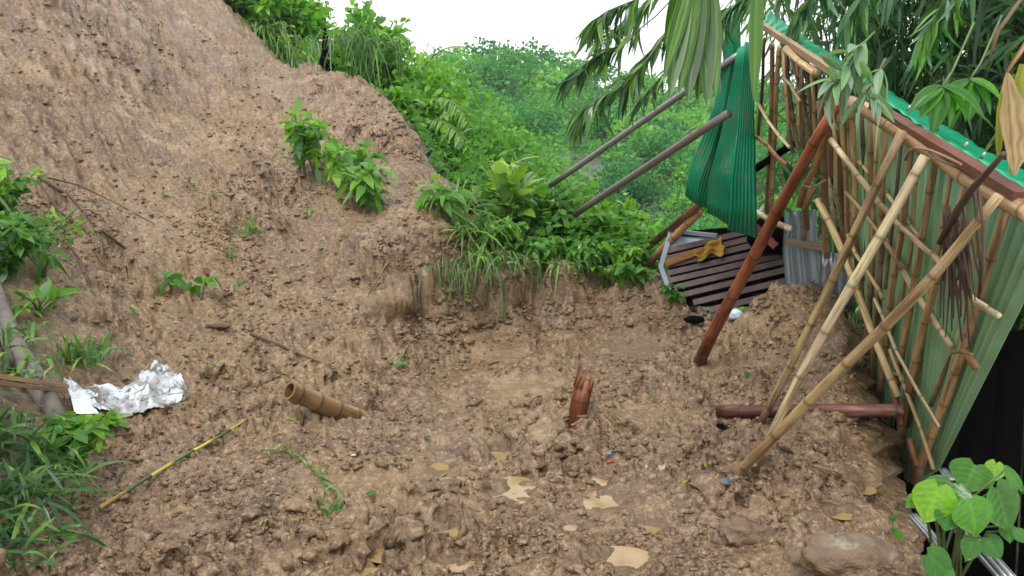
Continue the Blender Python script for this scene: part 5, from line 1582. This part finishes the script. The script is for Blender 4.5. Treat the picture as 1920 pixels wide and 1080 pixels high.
# forest on the far hill: thousands of crowns that read as one mass
nF = 4300
thf = rng.uniform(-.40, .60, nF); rf_ = np.exp(rng.uniform(math.log(23), math.log(135), nF))
xf, yf = rf_ * np.sin(thf), rf_ * np.cos(thf)
zf = ground_z(xf, yf)[0]
cr_r = (.55 + .7 * rng.random(nF) ** 2) * np.clip(rf_ / 60, .6, 2.0)
kind_ = rng.random(nF)
up_f = rng.random(nF)
nT = 300                                       # bigger trees: seven lobes gathered into one crown
lead = rng.permutation(nF - nT * 7)[:nT]
for q_ in range(7):
    ids = np.arange(nF - nT * 7, nF)[q_::7]
    R_t = 1.5 * np.clip(rf_[lead] / 60, .7, 1.9)
    an = q_ * 1.05 + rng.random(nT)
    rd = (0 if q_ == 0 else .75) * R_t
    xf[ids], yf[ids] = xf[lead] + rd * np.cos(an), yf[lead] + rd * np.sin(an)
    zf[ids] = zf[lead] + R_t * (1.1 if q_ == 0 else .55 + .3 * rng.random(nT))
    cr_r[ids] = R_t * (.62 + .2 * rng.random(nT)); kind_[ids] = np.clip(kind_[lead] + .08 * rng.normal(size=nT), 0, 1); up_f[ids] = .3
ctr = np.stack([xf, yf, zf + cr_r * (.1 + .9 * up_f)], 1)
per = 78
dv = unit(rng.normal(size=(nF, per, 3)))
dv[..., 2] = np.abs(dv[..., 2])
bumpy = 1 + .25 * np.sin(dv[..., 0] * 7 + rng.random((nF, 1)) * 6) * np.cos(dv[..., 1] * 6 + rng.random((nF, 1)) * 6)
pos = ctr[:, None] + cr_r[:, None, None] * dv * bumpy[..., None] * np.array([1, 1, .95]) * (.8 + .25 * rng.random((nF, per, 1)))
rn = np.clip(.05 + .75 * kind_[:, None] + .07 * rng.normal(size=(nF, per)), 0, 1)
L_ = np.repeat(cr_r * .32, per) * (.6 + .7 * rng.random(nF * per))
lf = Leaves().add('chip', pos.reshape(-1, 3), (dv + .7 * rng.normal(size=dv.shape)).reshape(-1, 3), L_, L_ * .7, .15, rn.ravel(), roll=.8)
tag(lf.build('forest', M['forest']), 'dense light green forest on the hillside across the valley', 'forest')

# ------------------------------------------------------------------ bamboo grove right of and above the hut
def bamboo_clump(label, x, y, n, h, spreadr, nleaf, lean=(0, 0), zr=(.2, 1.0), tint=(0, 1.0)):
    b = np.array([x, y, gz(x, y)])
    t = thing('bamboo_clump', label, 'bamboo', b, 'bamboo grove behind the hut')
    tips = []
    for k in range(n):
        a = random.uniform(0, 6.28); r0 = random.uniform(0, .4)
        p0 = b + [r0 * math.cos(a), r0 * math.sin(a), -.1]
        tp = b + [lean[0] + spreadr * random.gauss(0, .6), lean[1] + spreadr * random.gauss(0, .6), h * random.uniform(.8, 1.1)]
        md = p0 + (tp - p0) * np.array([.25, .25, .6])
        s = np.linspace(0, 1, 26)[:, None]
        pts = (1 - s) ** 2 * p0 + 2 * s * (1 - s) * md + s ** 2 * tp
        nd = np.zeros(26); nd[::3] = 1
        MB().tube(pts, np.linspace(.045, .008, 26), 8, nd).build('culm', M['culm_clean'], t, (.12 + .08 * random.random(), .13 + .05 * random.random(), .05))
        tips.append((p0, md, tp))
    lf = Leaves()
    T = np.array([np.stack(q) for q in tips])
    ci = rng.integers(0, n, nleaf // 6)
    s = rng.uniform(zr[0], zr[1], nleaf // 6)[:, None]
    c = (1 - s) ** 2 * T[ci, 0] + 2 * s * (1 - s) * T[ci, 1] + s ** 2 * T[ci, 2] + rng.normal(size=(len(ci), 3)) * np.array([.45, .45, .25])
    c = np.repeat(c, 6, 0) + rng.normal(size=(len(c) * 6, 3)) * .05
    m = len(c)
    lf.add('lite', c, rng.normal(size=(m, 3)) * .7 + [0, 0, -.5], .18 + .16 * rng.random(m), .028 + .022 * rng.random(m), .35, tint[0] + (tint[1] - tint[0]) * np.repeat(rng.random(m // 6), 6))
    lf.build('foliage', M['bamleaf'], t)
    return t


bamboo_clump('bamboo clump farthest left behind the roof top corner', 3.9, 8.6, 9, 5.6, .8, 6500)
bamboo_clump('bamboo clump right behind the middle of the roof', 4.6, 7.4, 10, 5.6, .8, 8000)
bamboo_clump('bamboo clump behind the low end of the roof', 5.0, 6.0, 10, 5.4, .7, 8500)
bamboo_clump('bamboo clump at the right edge behind the dry leaves', 4.9, 4.6, 9, 5.2, .7, 7500)
bamboo_clump('bamboo clump at the back of the grove', 6.2, 9.0, 10, 6.5, 1.0, 7500)
bamboo_clump('bamboo clump rising beyond the right frame edge', 6.2, 6.4, 9, 6.0, .9, 7000)

def fine_leaf(name, W, mat, tint=.5, var=.25, droop=.1, fold=.3, prof=None, ragged=0.0, nc=9, nr=14, waves=0.0, pleat=0.0):
    t_ = np.linspace(0, 1, nr); c_ = np.linspace(-1, 1, nc)
    w = prof(t_) if prof else np.sin(np.pi * np.clip(t_ * .93 + .07, 0, 1)) ** .75
    V, A = [], []
    colr = rng.normal(size=nc) * var
    for i in range(nr):
        rg_ = 1 + ragged * rng.normal(size=2) * (t_[i] > .1)
        for j in range(nc):
            ww = W * .5 * max(w[i], .02) * (rg_[0] if c_[j] < 0 else rg_[1])
            x = c_[j] * ww
            V.append((x, t_[i] + ragged * .03 * rng.normal() * abs(c_[j]), fold * abs(x) - droop * t_[i] ** 2 + waves * math.sin(t_[i] * 17 + c_[j] * 2) * abs(c_[j]) * W + pleat * W * (j % 2)))
            A.append(min(1, max(0, tint + colr[j] + .3 * var * rng.normal() + (.16 if j == nc // 2 else 0))))
    Q = [(i * nc + j, i * nc + j + 1, (i + 1) * nc + j + 1, (i + 1) * nc + j) for i in range(nr - 1) for j in range(nc - 1)]
    return mesh_np(name, V, Q, None, M[mat], {'rnd': A})


# sprays hanging over the view from the grove's arching tops: each leaf is a part
tvb, tqb = TPL['blade']
spray_me = []
for tint, W, dr in ((.4, .15, .25), (.65, .16, .4), (.95, .14, .3), (.25, .16, .35)):
    Vv = tvb.copy(); Vv[:, 0] *= W; Vv[:, 2] = Vv[:, 2] * W * 1.2 - dr * tvb[:, 1] ** 2
    spray_me.append(mesh_np('leaf', Vv, tqb, None, M['bamleaf'], {'rnd': np.full(len(Vv), tint)}))


def place_leaf(me, parent, pos, d, L, name='leaf', nrm=(0, 0, 1), roll=.4):
    d = unit(np.asarray(d, float)); nn = unit(np.asarray(nrm, float) + roll * rng.normal(size=3))
    sd = unit(np.cross(d, nn)); nn = np.cross(sd, d)
    o = bpy.data.objects.new(name, me); C.objects.link(o)
    o.parent = parent
    m = Matrix(((sd[0], d[0], nn[0]), (sd[1], d[1], nn[1]), (sd[2], d[2], nn[2])))
    o.rotation_euler = m.to_euler()
    o.location = Vector(pos) - root_loc(parent)
    o.scale = (L, L, L)
    return o


def spray(label, pts, n, L, group='bamboo sprays hanging over the valley view', s0=.3, dvec=(-.35, -.1, -.9), wob=.35, mes=None):
    pts = np.array(pts, float)
    t = thing('bamboo_spray', label, 'bamboo spray', pts[0], group)
    MB().tube(pts, np.linspace(.006, .0025, len(pts)), 6).build('twig', M['stem'], t)
    s = np.linspace(s0, 1, n) * (len(pts) - 1)
    for k, q in enumerate(s):
        i = min(int(q), len(pts) - 2); f = q - i
        p = pts[i] * (1 - f) + pts[i + 1] * f
        tn = unit(pts[i + 1] - pts[i])
        d = np.asarray(dvec) + tn * .6 + rng.normal(size=3) * wob * 1.3
        place_leaf((mes or spray_me)[k % 4], t, p, d, L * random.uniform(.7, 1.2))
    return t


spray('lowest spray of drooping bamboo leaves, over the forest', [P(1400, -150, 5.6), P(1250, 60, 5.4), P(1200, 130, 5.3), P(1165, 165, 5.25), P(1110, 190, 5.2), P(1085, 215, 5.2)], 74, .24, s0=.35)
spray('leftmost spray of drooping bamboo leaves, reaching out over the sky edge', [P(1400, -150, 5.6), P(1230, 30, 5.4), P(1160, 85, 5.3), P(1110, 110, 5.25), P(1065, 145, 5.2)], 66, .22, s0=.35)
spray('uppermost spray of bamboo leaves cut by the top of the picture', [P(1270, -60, 5.4), P(1190, 0, 5.3), P(1140, 20, 5.25), P(1110, 40, 5.2)], 60, .22, s0=.3)
spray('bamboo spray between the palm leaf and the lowest spray', [P(1400, -150, 5.6), P(1290, 20, 5.5), P(1230, 85, 5.4), P(1195, 120, 5.4), P(1180, 150, 5.4)], 64, .21, s0=.2)
spray('thin bamboo spray right of the palm leaf before the green strip', [P(1400, -60, 6.4), P(1360, 30, 6.3), P(1345, 90, 6.3), P(1335, 140, 6.3)], 40, .22, s0=.3, dvec=(-.1, 0, -1))
spray('bamboo spray along the top between palm leaf and roof corner', [P(1480, -80, 5.9), P(1420, -20, 5.8), P(1380, 10, 5.8), P(1350, 20, 5.8)], 50, .24, s0=.1)
spray('bamboo spray dropping behind the roof top corner', [P(1560, -80, 6.0), P(1530, -20, 6.0), P(1500, 20, 6.0), P(1480, 50, 6.0)], 44, .28, s0=.1, dvec=(0, 0, -1))
spray('second bamboo spray over the sky between the leftmost and the uppermost', [P(1380, -120, 5.9), P(1230, -10, 5.8), P(1170, 40, 5.8), P(1120, 80, 5.8)], 60, .22)
spray('far bamboo spray behind the lowest one, over the hill crest', [P(1420, -60, 6.6), P(1300, 90, 6.5), P(1245, 140, 6.5), P(1190, 200, 6.5)], 60, .22)
spray('broad bamboo spray hanging in front of the roof top corner', [P(1600, -120, 5.2), P(1520, -70, 5.2), P(1480, -45, 5.2), P(1450, -30, 5.2)], 26, .24, s0=.2, dvec=(.05, 0, -1))
spray('bright bamboo spray hanging above the middle of the roof', [P(1700, -120, 5.0), P(1650, -50, 5.6), P(1610, 0, 5.6), P(1585, 30, 5.6)], 44, .26, s0=.2, dvec=(0, 0, -1))
spray('bright bamboo spray hanging high above the low end of the roof', [P(1860, -120, 4.6), P(1800, -30, 4.6), P(1760, 20, 4.6), P(1730, 70, 4.6)], 50, .24, s0=.2, dvec=(0, 0, -1))
# pale dusty sprays lying on the roof
dusty_me = [fine_leaf('leaf', w_, 'dusty', t_, .12, .3, .4) for w_, t_ in ((.18, .4), (.22, .65), (.16, .8), (.2, .5))]
spray('big dusty pale spray of bamboo leaves lying across the roof above the red pole', [P(1640, 60, 3.9), P(1610, 90, 3.85), P(1585, 130, 3.8), P(1565, 165, 3.7)], 34, .21, 'bamboo sprays on the roof', .2, (-.35, -.15, -.6), .6, dusty_me)
spray('small dusty spray of bamboo leaves right beside the big one on the roof', [P(1660, 110, 3.7), P(1640, 150, 3.65), P(1628, 175, 3.55)], 18, .17, 'bamboo sprays on the roof', .2, (.2, -.15, -.7), .5, dusty_me)
# broad-leaved sprig over the roof
BL = TPL['oval'][0].copy(); BL[:, 0] *= .42; BL[:, 2] = BL[:, 2] * .5 - .3 * TPL['oval'][0][:, 1] ** 2
big_leaf = [fine_leaf('leaf', .40, 'broad', q, .10, .35, .45, waves=.015) for q in (.22, .34, .12)]
for lab, u, v, Y, n_, L in (('drooping hand of broad green leaves over the middle of the roof, lower of two', 1766, 163, 3.5, 6, .21), ('drooping hand of broad green leaves, upper of two by the roof', 1818, 150, 3.7, 5, .19)):
    p = P(u, v, Y)
    t = thing('leaf_cluster', lab, 'leaf cluster', p, 'hands of broad leaves over the roof')
    MB().tube([P(u + 60, v - 120, Y + .3), P(u + 20, v - 30, Y + .05), p], [.006, .005, .004], 6).build('twig', M['stem'], t)
    for k in range(n_):
        a = -1.1 + 2.2 * k / (n_ - 1)
        place_leaf(big_leaf[k % 3], t, p, (math.sin(a), -.35, -.55 * math.cos(a) - .12), L * random.uniform(.75, 1.05), roll=.15, nrm=(0, -.6, 1))
# big near palm leaf hanging from the top
pf0 = P(1335, -90, 3.0)
pf = thing('palm_leaf', 'big near fan palm leaf with drooping leaflets hanging from the top edge', 'palm leaf', pf0)
MB().tube([P(1420, -260, 3.2), P(1370, -160, 3.05), pf0, P(1300, -30, 2.95)], [.014, .012, .010, .006], 8).build('stalk', M['stem'], pf)
Vp = tvb.copy(); ys = Vp[:, 1].copy()
Vp[:, 0] *= .13; Vp[:, 2] = Vp[:, 2] * .13 + .10 * np.sin(ys * 2.6)
palm_me = [fine_leaf('leaflet', .15, 'palm', q, .22, -.08, .35) for q in (.5, .25, .4, .15)]
for k, (u0, v0, u1, v1) in enumerate(((1300, -60, 1232, 150), (1290, -60, 1248, 190), (1310, -50, 1262, 180), (1315, -50, 1285, 200), (1322, -50, 1300, 165), (1325, -60, 1318, 205), (1330, -60, 1332, 190), (1335, -70, 1325, 150), (1285, -70, 1240, 90), (1300, -40, 1250, 150), (1330, -50, 1308, 195), (1320, -50, 1275, 120))):
    a, b = P(u0, v0, 2.98 + .015 * k), P(u1, v1, 2.85 + .02 * k)
    place_leaf(palm_me[k % 4], pf, a, b - a, np.linalg.norm(b - a), 'leaflet', (.3, -1, .3), .35)
# single strap leaf
a, b = P(1420, -60, 3.0), P(1411, 192, 2.95)
st_l = thing('strap_leaf', 'single long strap leaf hanging straight down at the roof corner', 'leaf', a)
Vs = tvb.copy(); Vs[:, 0] *= .11; Vs[:, 2] *= .11
place_leaf(fine_leaf('blade', .11, 'palm', .55, .12, -.03, .3), st_l, a, b - a, np.linalg.norm(b - a), 'blade', (0, -1, 0), .02)
# dry and yellow leaves at the right edge
a = P(1888, 135, 2.7)
dl = thing('dry_leaf', 'big dry curled tan leaf hanging at the right edge', 'dry leaf', a)
MB().tube([P(1945, 50, 2.75), P(1915, 95, 2.72), a], [.010, .008, .006], 7).build('stalk', M['culm_clean'], dl, (.3, .16, .05))
Vd = tv.copy(); Vd[:, 0] *= .27; Vd[:, 2] = np.abs(Vd[:, 0]) * .6 - .05 * np.sin(tv[:, 1] * 3)
dry_me = fine_leaf('blade', .23, 'drydead', .35, .4, -.06, .8, lambda t: np.interp(t, [0, .1, .35, .65, .85, 1], [.1, .45, .9, 1, .6, .1]), .12, waves=.05)
b = P(1898, 330, 2.66)
place_leaf(dry_me, dl, a, b - a, np.linalg.norm(b - a), 'blade', (-.2, -1, 0), .05)
ym = fine_leaf('blade', .15, 'yellow', .4, .25, -.10, .4, ragged=.06)
for lab, q in (('yellow green leaf left of the dry curled leaf', ((1885, 150), (1860, 300))), ('yellow green leaf partly hidden behind the dry leaf', ((1900, 140), (1918, 345))), ('yellow green leaf cut by the right edge', ((1915, 120), (1880, 330)))):
    a2, b2 = P(*q[0], 2.76), P(*q[1], 2.74)
    t = thing('yellow_leaf', lab, 'leaf', a2, 'yellowing leaves at the right edge')
    place_leaf(ym, t, a2, b2 - a2, np.linalg.norm(b2 - a2), 'blade', (0, -1, .1), .25)
for lab, q, tint in (('long browned strap leaf crossing the grove at upper right', ((1920, -10, 3.6), (1870, 60, 3.6), (1850, 130, 3.6)), .2),):
    t = tag(link('brown_strap_leaf', MB().tube([P(*k) for k in q], [.022, .02, .004], 6, flat=.15).mesh('brown_strap_leaf', M['drydead'])), lab, 'leaf')

# dark vine bundle hanging on the near wall
vb = thing('vine_bundle', 'bundle of dark dry vines hanging in front of the pale green wall', 'vine bundle', WP(1790, 450, .2))
mb = MB()
for k in range(34):
    u0, v0 = 1768 + random.uniform(0, 50), 455 - random.uniform(0, 75)
    v1 = v0 + random.uniform(90, 210); u1 = u0 + random.uniform(-14, 26)
    pts = [WP(u0, v0, .2), WP((u0 + u1) / 2 + random.uniform(-8, 8), (v0 + v1) / 2, .2 + random.uniform(-.03, .03)), WP(u1, v1, .17)]
    s = np.linspace(0, 1, 7)[:, None]; pts = (1 - s) ** 2 * pts[0] + 2 * s * (1 - s) * pts[1] + s ** 2 * pts[2]
    mb.tube(pts, np.linspace(.006, .003, 7) * random.uniform(.6, 1.3), 5)
o = mb.build('strand', M['vine'], vb); o['kind'] = 'stuff'
MB().tube([WP(1882, 288, .3), WP(1850, 325, .27), WP(1822, 355, .24), WP(1795, 395, .22), WP(1762, 455, .2)], [.008, .010, .013, .014, .012], 8).build('cord', M['vine'], vb)
for q in ([(1826, 350), (1832, 420), (1838, 500), (1836, 560)], [(1834, 350), (1844, 430), (1842, 500), (1838, 550)]):
    MB().tube([WP(u, v, .22) for u, v in q], .005, 6).build('loop', M['vine'], vb)

# heart-leaved plant in the lower right corner
def heart_mesh(tint, curl=.15):
    nu, nv = 13, 19
    V = []
    for i in range(nv):
        t_ = i / (nv - 1)
        w = .52 * math.sin(math.pi * min(1, (t_ * 1.02 + .02)) ** .62) ** .9 if t_ < .995 else .01
        for j in range(nu):
            s = -1 + 2 * j / (nu - 1)
            y = t_ - .14 * (1 - t_) ** 6 * (abs(s) > .2) * abs(s)
            V.append((s * w, y, .10 * abs(s) * w - curl * t_ * t_ + .016 * math.cos(t_ * 34 - abs(s) * 9) * (1 - .5 * abs(s)) * (abs(s) > .05) + .05 * math.sin(t_ * 5 + s * 2.4) * abs(s)))
    Q = [(i * nu + j, i * nu + j + 1, (i + 1) * nu + j + 1, (i + 1) * nu + j) for i in range(nv - 1) for j in range(nu - 1)]
    A = [min(1, max(0, tint + (.14 if j == nu // 2 else .05 * math.cos(i / (nv - 1) * 40 - abs(j - nu // 2) * 1.6)) + .05 * rng.normal())) for i in range(nv) for j in range(nu)]
    return mesh_np('leaf', V, Q, None, M['broad'], {'rnd': A})


hm = {k: heart_mesh(t_, c) for k, t_, c in (('mid', .30, .12), ('pale', .42, .2), ('lime', .70, .15), ('deep', .18, .1))}
hp0 = P(1780, 1060, 2.35)
hp = thing('heart_leaved_plant', 'big heart-leaved green plant in the lower right corner', 'plant', hp0)
HL = [  # base u,v  tip u,v  Y, kind
    (1828, 872, 1808, 925, 2.35, 'mid', 1.35), (1868, 868, 1862, 905, 2.45, 'lime', 1.0), (1868, 915, 1900, 1000, 2.3, 'mid', 1.15), (1818, 940, 1838, 1010, 2.25, 'pale', 1.15), (1760, 912, 1735, 985, 2.3, 'lime', 1.05), (1785, 905, 1760, 960, 2.35, 'mid', 1.3),
    (1780, 955, 1772, 998, 2.28, 'deep', 1.1), (1888, 985, 1895, 1020, 2.32, 'mid', .9), (1850, 1010, 1880, 1050, 2.3, 'deep', 1.1), (1825, 1010, 1812, 1055, 2.26, 'deep', .9), (1885, 880, 1925, 925, 2.25, 'mid', .6), (1740, 1040, 1790, 1085, 2.1, 'deep', 1.0),
    (1722, 935, 1700, 950, 2.35, 'pale', .8), (1760, 925, 1725, 960, 2.33, 'lime', 1.0), (1770, 1060, 1745, 1100, 2.1, 'mid', 1.0), (1905, 995, 1930, 1020, 2.3, 'mid', .9),
]
mbst = MB()
for u0, v0, u1, v1, Y, kind_, ws in HL:
    a, b = P(u0, v0, Y), P(u1, v1, Y - .03)
    o = place_leaf(hm[kind_], hp, a, b - a, np.linalg.norm(b - a) * 1.0, 'leaf', (rng.normal() * .25, -.8, .75), .12)
    o.scale.x *= ws
    mbst.tube([hp0 + [rng.normal() * .03, 0, -.1], (hp0 + a) / 2 + [rng.normal() * .03, .05, .03], a], [.006, .005, .003], 5)
mbst.build('stem', M['stem'], hp)
# small leaves at the mud edge
bush('plant', 'small bright-leaved plant at the mud edge left of the heart leaves', 'plant', G(1690, 905), .14, .08, nb=6, per=4, L=.09, W=.05, mat='broad', tint=(.5, 1), smin=.4, droop=.4, stem_r=.003)
bush('plant', 'small leaves on top of the long boulder', 'plant', G(1672, 1010) + [0, 0, .02], .08, .08, nb=4, per=3, L=.08, W=.045, mat='broad', tint=(.2, .7), smin=.4, droop=.5, stem_r=.003)

# bent metal strips in the dark ditch
for lab, q, r in (('bright bent metal strip in the ditch under the heart leaves', ((1785, 975, 2.6), (1830, 1020, 2.45), (1900, 1100, 2.3)), .022), ('thin dull metal strip in the ditch at the mud edge', ((1712, 968, 2.85), (1745, 1005, 2.75), (1765, 1035, 2.65)), .012), ('short metal strip end at the foot of the wall', ((1768, 882, 3.4), (1785, 905, 3.3)), .012)):
    q = [P(*k) for k in q]
    rows = [[p + np.array([-r * 1.4, 0, 0]), p + np.array([r * 1.4, 0, .01])] for p in q]
    o = sheet('metal_strip', rows, 3, .012, 'steel', None, unit(np.array([-.3, -.6, .7])), 'sine', 4, True)
    tag(o, lab, 'metal strip', 'metal strips in the ditch')

# ------------------------------------------------------------------ damp air between here and the far hill
hz = MB().box((0, 148, 14), (330, 0, 0), (0, 160, 0), (0, 0, 24))
hm_ = bpy.data.materials.new('damp air'); hm_.use_nodes = True
hm_.node_tree.nodes.clear()
ho = hm_.node_tree.nodes.new('ShaderNodeOutputMaterial'); hv = hm_.node_tree.nodes.new('ShaderNodeVolumePrincipled')
hv.inputs['Color'].default_value = (.985, .995, 1, 1)
hv.inputs['Density'].default_value = .0005
hm_.node_tree.links.new(hv.outputs[0], ho.inputs['Volume'])
tag(hz.build('haze', hm_, None, None, False), 'thin damp haze over the valley', kind='stuff')
